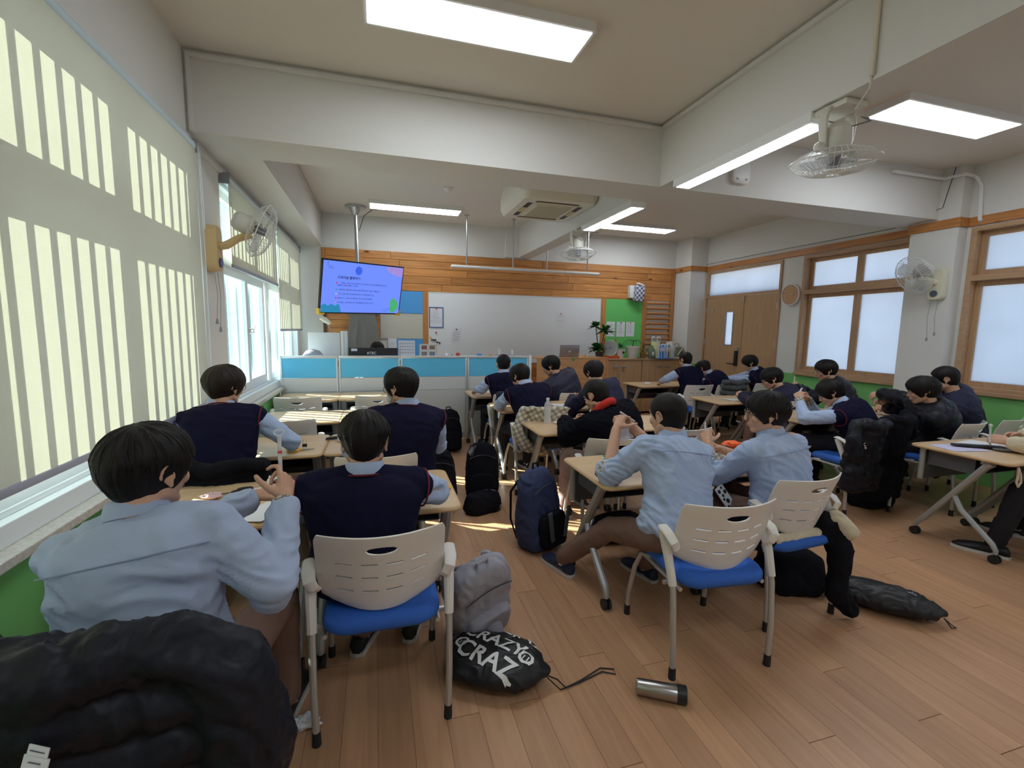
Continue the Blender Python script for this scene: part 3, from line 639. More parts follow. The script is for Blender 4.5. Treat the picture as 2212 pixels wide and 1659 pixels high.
for i, (x, z, m) in enumerate(((.97, 1.49, redp), (.90, 1.36, dark), (.93, 1.36, dark), (.96, 1.36, dark), (.99, 1.32, dark), (1.03, 1.31, dark), (.88, 1.40, yel), (.88, 1.27, yel))):
    o = MB().cyl((0, -.012, 0), (0, 0, 0), .015, n=10).build('magnet', m); o.location = (x, YF-.026, z)
    tag(o, ('single red round magnet on the left edge of the whiteboard', 'leftmost black magnet of the upper row of three on the whiteboard', 'middle black magnet of the upper row of three on the whiteboard', 'rightmost black magnet of the upper row of three on the whiteboard', 'left one of the two low black magnets on the whiteboard', 'lowest and rightmost black magnet on the whiteboard', 'yellow magnet just above the black magnets', 'yellow magnet just below the black magnets')[i], 'magnet', 'round magnets at the left of the whiteboard')
# clock
t = thing('wall_clock', 'round wall clock with wooden face and white rim beside the door', 'clock', (XR, 5.70, 2.165)); Mx = np.array([[0, 0, -1], [0, 1, 0], [1, 0, 0.]])
def lat(prof, n=32): b = MB(); b.lathe(prof, n=n, rot=Mx); return b
lat([(.165, 0), (.17, .02), (.165, .045), (.15, .045), (.148, .03), (.0, .03)]).build('rim', mat('clock_white', (.78, .78, .8), .4), t)
lat([(.147, .031), (.147, .034), (0, .034)]).build('face', mat('clock_wood', (.55, .32, .16), .6), t)
for k in range(1, 13):
    a = R(30*k); text(str(k), .036, whitep, t, (-.036, .118*math.sin(-a)*1, .118*math.cos(a)), (PI/2, 0, -PI/2), 'numeral', 'CENTER')
for a, l, nm in ((R(55), .10, 'minute_hand'), (R(95), .065, 'hour_hand')):
    b = MB(); b.tube([(-.038, 0, 0), (-.038, -l*math.sin(a), l*math.cos(a))], .0035, n=5); b.build(nm, whitep, t)
# cables and conduit, pipe
t = thing('cable_conduit', 'white cable conduit running down the face of the long beam', 'conduit', (X2-.012, 1.9, HB)); b = MB(); b.tube([(0, 0, .52), (0, 0, .02)], .012, n=8); b.tube([(0, 0, .03), (.02, .02, -.03), (.1, .15, -.06), (.22, .2, .0)], .005, n=6); b.build('conduit', ivory, t)
t = thing('pipe', 'white pipe bending down the right wall beside the pillar', 'pipe', (XR-.03, 3.44, 2.8)); b = MB(); b.tube([(-.9, .285, .47), (-.20, .285, .47), (-.145, .27, .47), (-.14, .10, .465), (-.11, .085, .46), (-.02, .08, .45), (0, .06, .42), (0, .02, .34), (0, 0, 0), (-.01, -.02, -.03)], .018, n=10); b.build('pipe_run', whitep, t)
t = thing('wall_cable', 'thin dark cable strung along the wood trim of the corridor wall', 'cable', (XR-.03, 5.8, 2.86)); b = MB(); b.tube([(.0, 1.85, .01), (0, .5, .02), (0, -1.7, .01), (-.15, -1.75, .03), (-.15, -2.1, .1), (-.15, -2.18, .5)], .004, n=5); b.build('cable_run', dark, t)
t = thing('wall_cable', 'thin cable hanging down the wall strip beside the long blind', 'cable', (XL+.012, 3.93, 2.77)); b = MB(); b.tube([(0, 0, 0), (0, .02, -.5), (.0, .02, -.62), (.0, .10, -.66)], .005, n=5); b.build('cable_run', whitep, t)
# ================================================================ desks
deskm = wood('desk_laminate', (.64, .44, .25), (.72, .52, .31), axis=0, sc_=1.2, rough=.35, ringy=.4, rnd=.04)
edgem = mat('desk_edge', (.62, .40, .20), .4)
legm = mat('desk_leg_grey', (.42, .43, .43), .4, metal=.3)
modm = mat('modesty_grey', (.10, .105, .115), .5)
DW, DD, DZ = .685, .60, .72
def make_desk():
    t = thing('desk', 'desk', 'desk'); 
    b = MB(); b.prism(rrect(DW-.004, DD, .045, 6), (0, 0, DZ-.024), (1, 0, 0), (0, 1, 0), (0, 0, 1), .024); b.build('desktop', [deskm], t, bev=.003, seg=1)
    b = MB(); b.tube([(x, y, DZ-.012) for x, y in rrect(DW-.002, DD+.004, .046, 6)], .0105, n=6, closed=True, flat=1); b.build('edge_band', edgem, t)
    for s in (-1, 1):
        x = s*(DW/2-.045)
        b = MB(); b.tube([(x, -.19, DZ-.035), (x, -.16, DZ-.06), (x, .17, .16), (x, .225, .09), (x, .225, .065)], [.030, .030, .026, .02, .015], n=8, flat=.8)
        b.tube([(x, .0, .39), (x, -.05, .30), (x, -.245, .13), (x, -.27, .09), (x, -.27, .065)], [.02, .022, .022, .018, .015], n=8, flat=.8)
        lg = b.build('leg', legm, t)
        for y in (-.27, .225):
            b = MB()
            for dx in (-.014, .014): b.cyl((x+dx-.008, y, .03), (x+dx+.008, y, .03), .03, n=14)
            b.cyl((x, y, .03), (x, y, .07), .008, n=6); b.build('caster', dark, lg)
        b = MB(); b.tube([(x, .235, DZ-.03), (x, .235, DZ-.27)], .019, n=10); b.build('side_tube', legm, t)
    b = MB(); b.b2((-DW/2+.06, .225, DZ-.27), (DW/2-.06, .232, DZ-.03)); mp_ = b.build('modesty_panel', modm, t, smooth=False)
    b = MB()
    for i in range(9):
        for j in range(2): b.cyl((-.24+i*.06, .2235, DZ-.10-j*.06), (-.24+i*.06, .2245, DZ-.10-j*.06), .006, n=6)
    b.build('perforations', mat('hole_pale', (.4, .42, .45), .6), mp_, smooth=False, kind='stuff')
    b = MB(); b.b2((-DW/2+.075, -.08, DZ-.15), (DW/2-.075, .215, DZ-.143)); b.b2((-DW/2+.075, -.08, DZ-.15), (-DW/2+.08, .215, DZ-.03)); b.b2((DW/2-.08, -.08, DZ-.15), (DW/2-.075, .215, DZ-.03)); b.b2((-DW/2+.075, .21, DZ-.15), (DW/2-.075, .215, DZ-.03)); b.build('book_tray', modm, t, smooth=False)
    b = MB(); b.b2((-DW/2+.05, -.16, DZ-.055), (DW/2-.05, -.12, DZ-.026)); b.build('cross_bar', legm, t, smooth=False)
    return t
dk = make_desk(); dfirst = True
def desk(x0, yn, label, grp, rz=0):
    """x0 = west edge, yn = near edge"""
    global dfirst
    loc = (x0+DW/2, yn+DD/2, 0)
    if dfirst:
        o = dk; dfirst = False; o.location = loc; o.rotation_euler = (0, 0, rz); o['label'] = label; o['group'] = grp
    else: o = dup(dk, loc, rz, label, grp)
    return o
gl, gm, gr = 'desks along the window side', 'desks in the middle column', 'desks along the corridor side'
desk(-1.01, 2.07, 'tan school desk in front of the boy raising a straw', gl); desk(-.322, 2.07, 'tan school desk in front of the large navy vest back, with yellow scissors', gl)
desk(-1.06, 3.17, 'tan school desk under the binder clip and yellow tape, beside the window', gl); desk(-.355, 3.17, 'tan school desk with folded white cloth, before the masked boy', gl)
desk(-1.03, 4.28, 'empty sunlit desk beside the window, third from the front camera row', gl); desk(-.34, 4.28, 'empty sunlit desk mostly hidden by the middle boy head, third row', gl)
desk(-1.15, 5.62, 'empty desk against the blue partition, window end', gl); desk(-.455, 5.62, 'empty desk against the blue partition behind the masked boy', gl)
desk(1.16, 2.14, 'desk with glue bottle and navy pouch, propping the short-haired boy', gm); desk(1.85, 2.18, 'desk with orange wrapper and black pouch before the boy in glasses', gm)
desk(1.25, 3.42, 'desk carrying the clear water bottle', gm); desk(1.94, 3.42, 'desk just behind the short-haired boy, to the right of the red collar', gm)
desk(1.20, 4.48, 'desk under the elbow of the vest boy with the checked jacket chair', gm); desk(1.89, 4.48, 'desk with white papers left of the red collar', gm)
desk(1.12, 5.57, 'desk beside the end of the blue partition', gm); desk(1.81, 5.57, 'desk under the leaning boy in the quilted navy jacket', gm)
desk(4.03, 1.93, 'desk at the right picture edge covered in papers', gr); desk(4.72, 1.93, 'desk cut off by the right picture edge', gr)
desk(3.90, 3.40, 'desk before the vest boy with coats on his chair', gr); desk(4.59, 3.40, 'desk right of the crouching vest boy, papers on it', gr); desk(5.28, 3.40, 'desk nearest the right pillar, papers on it', gr)
desk(3.93, 4.52, 'desk with white scraps under the hands of the navy boy', gr); desk(4.62, 4.52, 'desk before the boy in black padded coat holding a straw', gr)
desk(3.90, 6.20, 'desk with perforated panel beside the cabinets', gr); desk(4.59, 6.20, 'desk in the far row under the crouching boy', gr); desk(5.28, 6.20, 'desk in the far row nearest the door', gr)
# ================================================================ chairs
shell = mat('chair_plastic', (.78, .75, .70), .45, bump=.04, bs=300)
bluefab = mat('blue_seat', (.03, .14, .58), .7, bump=.4, bs=500, var=.05, vsc=40)
tubem = mat('chair_tube', (.52, .51, .49), .35, metal=.4)
rub = mat('rubber_foot', (.02, .02, .02), .7)
def chair_back():
    xs = [-.235, -.225, -.20]; 
    slots = [(-.165, -.105), (-.075, -.015), (.015, .075), (.105, .165)]
    g = sorted(set([-.235, -.222, -.20]+[q for s in slots for q in s]+[0, .20, .222, .235]+[-.06, -.05, .05, .06, -.035, .035]))
    rows = [0, .012, .03, .055, .085, .0935, .12, .145, .1535, .18, .203, .2115, .235, .247, .2585, .27, .2815, .293, .305, .318, .326, .33]
    srow = [(.085, .0935), (.145, .1535), (.203, .2115)]
    def pos(x, v):
        u = x/.235; wv = 1-.10*max(0, 1-v/.13)**1.5   # narrower bottom
        if v > .295: wv *= 1-.045*((v-.295)/.035)**2
        if v < .03: wv *= 1-.12*((.03-v)/.03)**2
        z = .485+v+.035*max(0, abs(u)-.75)*0
        z += .035*u*u*(1-v/.33)                    # bottom edge dips at the middle
        X = x*wv; Y = .0-.26*v+.075*u*u-.25*max(0, v-.2)**1.5
        return (X, Y, z)
    V_ = {}; b = MB(); vs_ = []; idx = {}
    for j, v in enumerate(rows):
        for i, x in enumerate(g):
            X, vv = x, v
            ex, ez = X/.058, (vv-.27)/.0175
            d = math.hypot(ex, ez)
            if .55 < d < 1.45 and abs(X) < .075: X = X/d; vv = .27+(vv-.27)/d
            idx[i, j] = len(vs_); vs_.append(pos(X, vv))
    f = []
    for j in range(len(rows)-1):
        for i in range(len(g)-1):
            xc, vc = (g[i]+g[i+1])/2, (rows[j]+rows[j+1])/2
            if any(a < vc < c for a, c in srow) and any(a < xc < c for a, c in slots): continue
            if math.hypot(xc/.058, (vc-.27)/.0175) < .92: continue
            f.append((idx[i, j], idx[i+1, j], idx[i+1, j+1], idx[i, j+1]))
    b.add(vs_, f); me = b.mesh()
    bm = bmesh.new(); bm.from_mesh(me); bmesh.ops.delete(bm, geom=[v for v in bm.verts if not v.link_faces], context='VERTS'); bm.to_mesh(me); bm.free()
    return evalmesh(me, [('SOLIDIFY', dict(thickness=.007, offset=0)), ('BEVEL', dict(width=.0015, segments=1, limit_method='ANGLE', angle_limit=R(50)))])
cb_me = chair_back(); cb_me.shade_smooth(); cb_me.set_sharp_from_angle(angle=R(40)); cb_me.materials.append(shell)
def make_chair():
    t = thing('chair', 'chair', 'chair')
    b = MB(); rings = []
    for z, k in ((.405, .80), (.412, .93), (.43, 1.0), (.452, 1.0), (.468, .95), (.474, .82)):
        rings.append(np.array([(x*k, y*k*1.05+.185, z-.014*((y*k)/.2)**2*(y > 0)+.006*abs(x)/.2) for x, y in rrect(.44, .44, .09, 6)]))
    b.loft(rings); b.build('seat', bluefab, t, ang=60)
    put(bpy.data.objects.new('backrest', cb_me), t)
    for s in (-1, 1):
        b = MB(); b.tube([(s*.245, -.03, .02), (s*.25, -.028, .2), (s*.252, -.01, .40), (s*.256, .03, .54)], .0135, n=10); lg = b.build('leg', tubem, t)
        b = MB(); b.cyl((s*.245, -.03, 0), (s*.246, -.03, .055), .017, .0155, n=10); b.build('rubber_foot', rub, lg)
        b = MB(); b.tube([(s*.235, .455, .02), (s*.236, .45, .12), (s*.225, .41, .30), (s*.215, .36, .40), (s*.20, .28, .415)], .0125, n=10); lg = b.build('leg', tubem, t)
        b = MB(); b.cyl((s*.235, .456, 0), (s*.235, .455, .055), .017, .0155, n=10); b.build('rubber_foot', rub, lg)
        b = MB(); b.tube([(s*.252, -.004, .43), (s*.257, .03, .53), (s*.262, .085, .655)], [.0185, .020, .024], n=10)
        b.build('arm_sleeve', shell, t)
        b = MB(); b.tube([(s*.262, .115, .662), (s*.262, .09, .668), (s*.262, .03, .655), (s*.255, -.005, .63), (s*.24, .0, .60), (s*.225, .02, .585)], [.012, .026, .025, .022, .02, .012], n=10, flat=.42); b.build('armrest', shell, t)
    b = MB(); b.tube([(-.25, .08, .40), (.25, .08, .40)], .011, n=8); b.tube([(-.21, .33, .40), (.21, .33, .40)], .011, n=8)
    for s in (-1, 1): b.tube([(s*.21, .0, .405), (s*.21, .34, .40)], .010, n=8)
    b.build('seat_frame', tubem, t)
    return t
ch = make_chair(); cfirst = True
def chair(x, y, rz, label, grp='white backed school chairs'):
    """x, y = middle between the rear feet"""
    global cfirst
    if cfirst: o = ch; cfirst = False; o.location = (x, y+.03, 0); o.rotation_euler = (0, 0, R(rz)); o['label'] = label; o['group'] = grp
    else: o = dup(ch, (x, y+.03, 0), R(rz), label, grp)
    return o
chair(0.0, 1.68, 0, 'white chair with blue seat nearest the camera, under the navy vest boy')
chair(1.495, 1.60, -5, 'white chair with wide blue seat behind the short-haired boy')
chair(2.175, 1.80, 4, 'white chair with a dark coat on its seat, under the boy in glasses')
chair(-.65, 1.13, -8, 'chair covered by the large black padded coat at the lower left')
chair(-.85, 2.78, 0, 'chair of the vest boy by the window, a black coat over its top')
chair(-.02, 2.72, 0, 'pale chair behind the masked boy, seen past the navy vest shoulder')
chair(-.73, 3.93, 0, 'empty chair before the sunlit desk, right of the window boy elbow')
chair(-.83, 5.22, 0, 'empty chair at the partition desk nearest the window')
chair(-.02, 5.22, 0, 'empty chair at the partition desk left of the masked boy')
chair(1.62, 2.82, -6, 'white chair right behind the boy with the red collar')
chair(2.30, 2.98, 0, 'white chair seen between the short-haired boy and the boy in glasses')
chair(1.48, 4.02, 0, 'chair draped with the checked cream jacket')
chair(2.20, 4.00, 0, 'chair of the navy boy behind the red collar')
chair(1.50, 5.08, 0, 'chair of the vest boy at the partition end, dark coat on it')
chair(2.32, 5.06, 0, 'white chair behind the leaning quilted jacket boy')
chair(4.10, 2.85, -3, 'chair draped with two black coats')
chair(5.02, 2.68, 12, 'grey looking chair behind the boy in the black padded coat')
chair(5.65, 2.72, 10, 'empty backed chair at the right under the navy jacket boy')
chair(4.42, 4.05, -18, 'chair of the navy boy with brown trousers')
chair(5.20, 4.0, 0, 'chair of the black coated boy holding up a straw')
chair(4.45, 5.55, 0, 'white chair behind the far vest boy beside the cabinets')
chair(4.95, 5.50, 0, 'chair with a grey coat over its back')
chair(5.72, 5.60, 0, 'far chair nearest the door')
chair(4.62, 1.45, 8, 'chair at the right picture edge with blue seat')
# ================================================================ partition panels
pb = mat('partition_blue', (.13, .60, .98), .6, var=.06, vsc=3); pw = mat('partition_white', (.72, .74, .76), .35); pg = mat('partition_grey', (.66, .66, .64), .6); al = mat('aluminium', (.66, .70, .73), .3, metal=.5)
xs = [-1.20, -.505, .28, 1.19, 2.10]; lb = ('window end', 'behind the monitor', 'behind the masked boy', 'at the open end')
for i in range(4):
    x0, x1 = xs[i]+.006, xs[i+1]-.006; w_ = (x1-x0)/2
    t = thing('partition_panel', 'blue and white office partition panel '+lb[i], 'partition', ((x0+x1)/2, 6.36, 0), group='partition panels in front of the teacher desk')
    MB().b2((-w_+.02, -.012, .90), (w_-.02, .012, 1.15)).build('blue_panel', pb, t, smooth=False)
    MB().b2((-w_+.02, -.014, .72), (w_-.02, .014, .895)).build('white_panel', pw, t, smooth=False)
    MB().b2((-w_+.02, -.012, .10), (w_-.02, .012, .715)).build('lower_panel', pg, t, smooth=False)
    b = MB(); b.b2((-w_, -.022, 1.15), (w_, .022, 1.185)); b.b2((-w_, -.02, 0), (-w_+.022, .02, 1.16)); b.b2((w_-.022, -.02, 0), (w_, .02, 1.16)); b.b2((-w_, -.018, .02), (w_, .018, .105)); b.build('frame', al, t, bev=.003)
t = thing('partition_panel', 'partition side wing at the open end beside the pine wall', 'partition', (2.10, 6.36, 0), group='partition panels in front of the teacher desk')
MB().b2((0, 0, .05), (.03, .9, 1.15)).build('lower_panel', pg, t, smooth=False); MB().b2((-.005, -.03, 0), (.04, .0, 1.19)).build('frame', al, t, bev=.003)
# teacher desk behind partition
t = thing('teacher_desk', 'white top of the teacher desk behind the partition', 'desk', (.4, 6.85, 0)); MB().b2((-1.5, -.44, 1.10), (1.65, .25, 1.13)).build('desktop', pw, t, bev=.004)
for x in (-1.45, 1.55): MB().b2((x-.02, -.4, 0), (x+.02, .3, 1.10)).build('side_panel', pw, t)
t = thing('lectern_desk', 'orange wood front of the high desk under the laptop', 'desk', (3.16, 7.18, 0))
ow = wood('orange_laminate', (.56, .28, .11), (.66, .35, .15), axis=0, sc_=1, rough=.4, rnd=.02)
MB().b2((-.64, -.02, .02), (.66, .02, 1.085)).build('front_panel', ow, t, bev=.003); MB().b2((-.64, -.02, 1.085), (.66, .5, 1.105)).build('desktop', ow, t, bev=.003); MB().b2((.62, -.03, 0), (.66, .5, 1.1)).build('side_panel', ow, t)
cabm = wood('cabinet_laminate', (.50, .32, .17), (.60, .40, .22), axis=2, sc_=1.2, rough=.4, rnd=.03)
for i, (x0, x1) in enumerate(((3.86, 4.80), (4.80, 5.74))):
    t = thing('cabinet', ('low two-door cabinet carrying the plants', 'low two-door cabinet carrying the books, beside the pillar')[i], 'cabinet', ((x0+x1)/2, 7.66, 0), group='low cabinets on the front wall'); w_ = (x1-x0)/2-.003
    MB().b2((-w_, .02, .04), (w_, .43, 1.03)).build('body', cabm, t, smooth=False); MB().b2((-w_-.003, -.01, 1.03), (w_+.003, .435, 1.06)).build('cabinet_top', cabm, t, bev=.003)
    for s in (-1, 1):
        dr = MB().b2((min(0, s*w_)+.003, 0, .05), (max(0, s*w_)-.003, .02, 1.02)).build('door', cabm, t, bev=.002, smooth=False)
        MB().box((s*.08, -.006, .90), (.11, .014, .032)).build('handle', greyp, dr, bev=.004)
    MB().cyl((.05, -.004, .83), (.05, 0, .83), .01, n=10).build('key_lock', dark, t)
# ================================================================ people
SC = 1.10
skinm = mat('skin', (.62, .36, .24), .5, bump=.05, bs=300, var=.05, vsc=12)
hairm = mat('hair_black', (.009, .0065, .006), .5, bump=.6, bs=220, stretch=(1, 1, .25), spec=.28)
hairb = mat('hair_brown_black', (.022, .014, .011), .5, bump=.6, bs=220, stretch=(1, 1, .25), spec=.28)
shirtm = mat('pale_blue_shirt', (.43, .54, .76), .8, bump=.25, bs=420, var=.03, vsc=10)
greysh = mat('blue_grey_shirt', (.38, .46, .63), .8, bump=.25, bs=420, var=.03, vsc=10)
vestm = mat('navy_knit', (.010, .010, .032), .95, bump=.7, bs=340, spec=.15)
navym = mat('navy_jacket', (.014, .015, .048), .75, bump=.2, bs=200)
padm = mat('black_padded_nylon', (.009, .010, .017), .5, bump=.25, bs=90, spec=.3)
fleecem = mat('black_fleece', (.006, .006, .010), .95, bump=.8, bs=260, spec=.1)
redkn = mat('red_knit', (.60, .03, .02), .9, bump=.8, bs=300)
pipem = mat('maroon_piping', (.16, .015, .03), .8)
brownt = mat('taupe_trousers', (.21, .125, .095), .85, bump=.3, bs=350)
blackt = mat('black_trousers', (.010, .010, .015), .85, bump=.3, bs=350)
creamk = mat('cream_knit', (.70, .62, .45), .9, bump=.8, bs=250)
sockm = mat('white_sock', (.78, .78, .78), .9, bump=.5, bs=300)
navyshoe = mat('navy_slipper', (.02, .028, .07), .5); blackshoe = mat('black_shoe', (.012, .012, .014), .5); solem = mat('white_sole', (.6, .6, .58), .6)
eyew = mat('eye_white', (.8, .78, .75), .3); eyed = mat('eye_dark', (.015, .01, .008), .2); lipm = mat('lip', (.52, .22, .18), .5)
lens = mat('lens_clear', (.9, .95, 1), .05, alpha=.12); gold = mat('thin_metal_frame', (.25, .22, .2), .3, metal=.8)
def plaid(name, base, line, scale=30, thin=.10):
    m = bpy.data.materials.new(name); m.use_nodes = True; t = m.node_tree; b = t.nodes['Principled BSDF']; b.inputs['Roughness'].default_value = .85
    tc = t.nodes.new('ShaderNodeTexCoord'); sep = t.nodes.new('ShaderNodeSeparateXYZ'); mp = t.nodes.new('ShaderNodeMapping'); mp.inputs['Scale'].default_value = (scale,)*3; mp.inputs['Rotation'].default_value = (.3, .4, .6)
    t.links.new(tc.outputs['Object'], mp.inputs[0]); t.links.new(mp.outputs[0], sep.inputs[0]); acc = None
    for ax, off in ((0, 0), (0, .22), (2, 0), (2, .22)):
        a = t.nodes.new('ShaderNodeMath'); a.operation = 'ADD'; a.inputs[1].default_value = off; t.links.new(sep.outputs[ax], a.inputs[0])
        f = t.nodes.new('ShaderNodeMath'); f.operation = 'FRACT'; t.links.new(a.outputs[0], f.inputs[0])
        l = t.nodes.new('ShaderNodeMath'); l.operation = 'LESS_THAN'; l.inputs[1].default_value = thin; t.links.new(f.outputs[0], l.inputs[0])
        if acc is None: acc = l
        else:
            x = t.nodes.new('ShaderNodeMath'); x.operation = 'MAXIMUM'; t.links.new(acc.outputs[0], x.inputs[0]); t.links.new(l.outputs[0], x.inputs[1]); acc = x
    mx = t.nodes.new('ShaderNodeMix'); mx.data_type = 'RGBA'; mx.inputs[6].default_value = (*base, 1); mx.inputs[7].default_value = (*line, 1)
    t.links.new(acc.outputs[0], mx.inputs[0]); t.links.new(mx.outputs[2], b.inputs['Base Color']); return m
cuffm = plaid('checked_cuff', (.55, .50, .40), (.06, .06, .10), 42, .09)
jplaid = plaid('checked_jacket_cloth', (.66, .60, .42), (.10, .09, .16), 24, .10)
def remesh(b, vox, it=4, fac=.5):
    return evalmesh(b.mesh(), [('REMESH', dict(mode='VOXEL', voxel_size=vox, adaptivity=0)), ('SMOOTH', dict(iterations=it, factor=fac))])
def getv(me):
    n = len(me.vertices); a = np.empty(n*3); me.vertices.foreach_get('co', a); return a.reshape(-1, 3)
def setv(me, a): me.vertices.foreach_set('co', a.ravel()); me.update()
def normals(me):
    n = len(me.vertices); a = np.empty(n*3); me.vertices.foreach_get('normal', a); return a.reshape(-1, 3)
def wrinkle(me, amp, f=(7, 7, 15), seed=0):
    P = getv(me); N = normals(me); d = np.empty(len(P))
    for i, p in enumerate(P):
        q = Vector((p[0]*f[0]+seed*3.1, p[1]*f[1], p[2]*f[2]+p[0]*5)); w_ = noise.noise(q*.6); q2 = q+Vector((w_, w_, w_))*1.5
        n1 = noise.noise(q2); n2 = noise.noise(q2*2.1); d[i] = ((1-abs(n1)*2.8)*.8+(1-abs(n2)*2.6)*.42-.55)*(.45+.9*abs(w_)*1.6)
    setv(me, P+N*(d*amp)[:, None])
def finish(me, name, m, parent, origin, label=None, kind=None):
    P = getv(me)-origin; setv(me, P); me.materials.clear(); me.materials.append(m); me.shade_smooth()
    o = bpy.data.objects.new(name, me); put(o, parent); return tag(o, label, kind=kind)
def ik(s, h_, la, lb, pole):
    s = np.array(s, float); h_ = np.array(h_, float); v = h_-s; d = np.linalg.norm(v); d2 = min(d, (la+lb)*.995); v = nrm(v)
    h2 = s+v*d2; a = (la*la-lb*lb+d2*d2)/(2*d2); hh = math.sqrt(max(1e-6, la*la-a*a)); p = nrm(np.array(pole)-v*(np.array(pole)@v)); return s+v*a+p*hh, h2
def hand(b, w_, d, pn, side, curl=(40, 45, 30), thumb=35, S=1.0, spread=1):
    d = nrm(d); pn = nrm(pn-d*(pn@d)); lat = np.cross(d, pn)*side
    k = .95*S; r0 = .0088*k
    b.cap(w_, w_+d*.03*k, .026*k, .024*k, 10)
    kn = [w_+d*(.088+o2)*k+lat*o*k for o, o2 in ((.030, .0), (.010, .004), (-.010, .001), (-.029, -.008))]
    for q in kn: b.cap(w_+d*.018*k+(q-w_-d*.088*k)*.55, q, .015*k, .0105*k, 8)
    b.sph(w_+d*.05*k, (.036*k, .046*k, .014*k), rot=np.stack([lat, d, pn], 1)); b.sph(w_+d*.04*k+lat*.022*k+pn*.008*k, .018*k)
    for i, (q, L) in enumerate(zip(kn, (.072, .080, .074, .058))):
        a = 0; p = q; dd = nrm(d+lat*(.10, .02, -.05, -.12)[i]*spread)
        cu = curl[i] if hasattr(curl[0], '__len__') else curl
        for j, (fr, rj) in enumerate(((.45, 1), (.30, .93), (.25, .85))):
            a += R(cu[j]); e = p+(dd*math.cos(a)+pn*math.sin(a))*L*fr*k; b.cap(p, e, r0*rj, r0*rj*.92, 8); p = e
    t0 = w_+d*.025*k+lat*.026*k+pn*.006*k; td = nrm(d*.62+lat*.62+pn*math.sin(R(thumb))*.9)
    t1 = t0+td*.040*k; td2 = nrm(td*.75+d*.5+pn*.35); t2 = t1+td2*.032*k; td3 = nrm(td2+d*.35+pn*.15-lat*.3); t3 = t2+td3*.025*k
    b.cap(t0, t1, .014*k, .0115*k, 8); b.cap(t1, t2, .0108*k, .0098*k, 8); b.cap(t2, t3, .0098*k, .0085*k, 8)
    return kn, lat
def hair(c, Hm, S, style, seed, near):
    c0 = V(0, -.010, .025); rad = V(.078, .098, .090); tilt = rx3(R(18)); rn = random.Random(seed)
    na, nr = (110, 30) if near else (64, 18)
    T = dict(bowl=.023, short=.013, crop=.0085, fluffy=.028)[style]
    def tm(ph):
        f = (1+math.cos(ph))/2; b_ = (1-math.cos(ph))/2; s_ = math.sin(ph)**2
        return (94*f**2+121*b_**2+80*s_) if style in ('bowl', 'fluffy') else (76*f**2+119*b_**2+76*s_)
    def pt(ph, th, ex=0):
        u = th/R(tm(ph)); dir_ = tilt@V(math.sin(th)*math.sin(ph), math.sin(th)*math.cos(ph), math.cos(th))
        b_ = (1-math.cos(ph))/2; dg_ = math.degrees(th)
        if dir_[2] < 0: dir_ = V(dir_[0]*(1-.10*b_), dir_[1], dir_[2]*(1+.45*b_))
        if style in ('bowl', 'fluffy'): g = (lambda m_: m_*np.interp(dg_, [0, 45, 72, 86, 100, 121], [.85, 1.15, 1.15, .92, .52, .14])+(1-m_)*np.interp(u, [0, .5, .85, 1.02], [.85, 1.12, 1.0, .50]))(min(1, max(0, (b_-.35)/.3)))
        else: g = np.interp(dg_, [0, 45, 70, 90, 105, 120], [1.2, 1.15, .95, .6, .35, .12])
        t_ = T*g
        q = noise.noise(Vector((math.sin(ph)*5+seed, math.cos(ph)*5, th*.9))); q2 = noise.noise(Vector((math.sin(ph)*20, math.cos(ph)*20+seed, th*1.4)))
        k_ = min(1, th*1.6)
        t_ += (T*.16*q+T*.12*q2)*k_*min(1, g); n_ = nrm(dir_/rad)
        return c0+rad*dir_+n_*(max(.0015, t_)+ex), n_, rad*dir_+c0
    rings = []
    for i in range(nr):
        row = []
        for j in range(na):
            ph = 2*PI*j/na; th = R(tm(ph)+5*noise.noise(Vector((math.sin(ph)*6, math.cos(ph)*6, seed*1.7))))*(i+.35)/(nr-1+.35); row.append(pt(ph, th)[0])
        rings.append(np.array(row))
    row = []
    for j in range(na):
        ph = 2*PI*j/na; th = R(tm(ph)); p, n_, sc_ = pt(ph, th); row.append(sc_-n_*.006)
    rings.append(np.array(row)); b = MB()
    top = pt(0, .001)[0]; b.loft(rings, caps=True)
    nb = {True: 300, False: 110}[near] if style != 'crop' else 60
    for k in range(nb):
        ph = rn.uniform(0, 2*PI); m_ = R(tm(ph)); t0 = m_*rn.uniform(.05, .6); t1 = min(m_*1.01, t0+m_*rn.uniform(.25, .42)); dp = rn.uniform(-.25, .25)*.6; w_ = rn.uniform(.002, .004)*(1 if near else 1.5)
        hi = rn.uniform(.0003, .0014) if style != 'crop' else .0005
        L = []
        for s_ in range(6):
            u = s_/5; th = t0+(t1-t0)*u; p, n_, _ = pt(ph+dp*u, th, hi*math.sin(PI*min(1, u*1.0+.12))); q, _, _ = pt(ph+dp*u+.02, th, 0); sd_ = nrm(np.cross(n_, V(0, 0, 1))) if abs(n_[2]) < .98 else V(1, 0, 0)
            ww = w_*(1-u**2.5)*(.5+.5*min(1, u*4)); L.append([p-sd_*ww-n_*.003, p, p+sd_*ww-n_*.003])
        v = [q for r3 in L for q in r3]; f = []
        for s_ in range(5): f += [(s_*3, s_*3+1, s_*3+4, s_*3+3), (s_*3+1, s_*3+2, s_*3+5, s_*3+4)]
        b.add(v, f)
    b.v = [v*S@Hm.T+c for v in b.v]
    return b
PC = 0
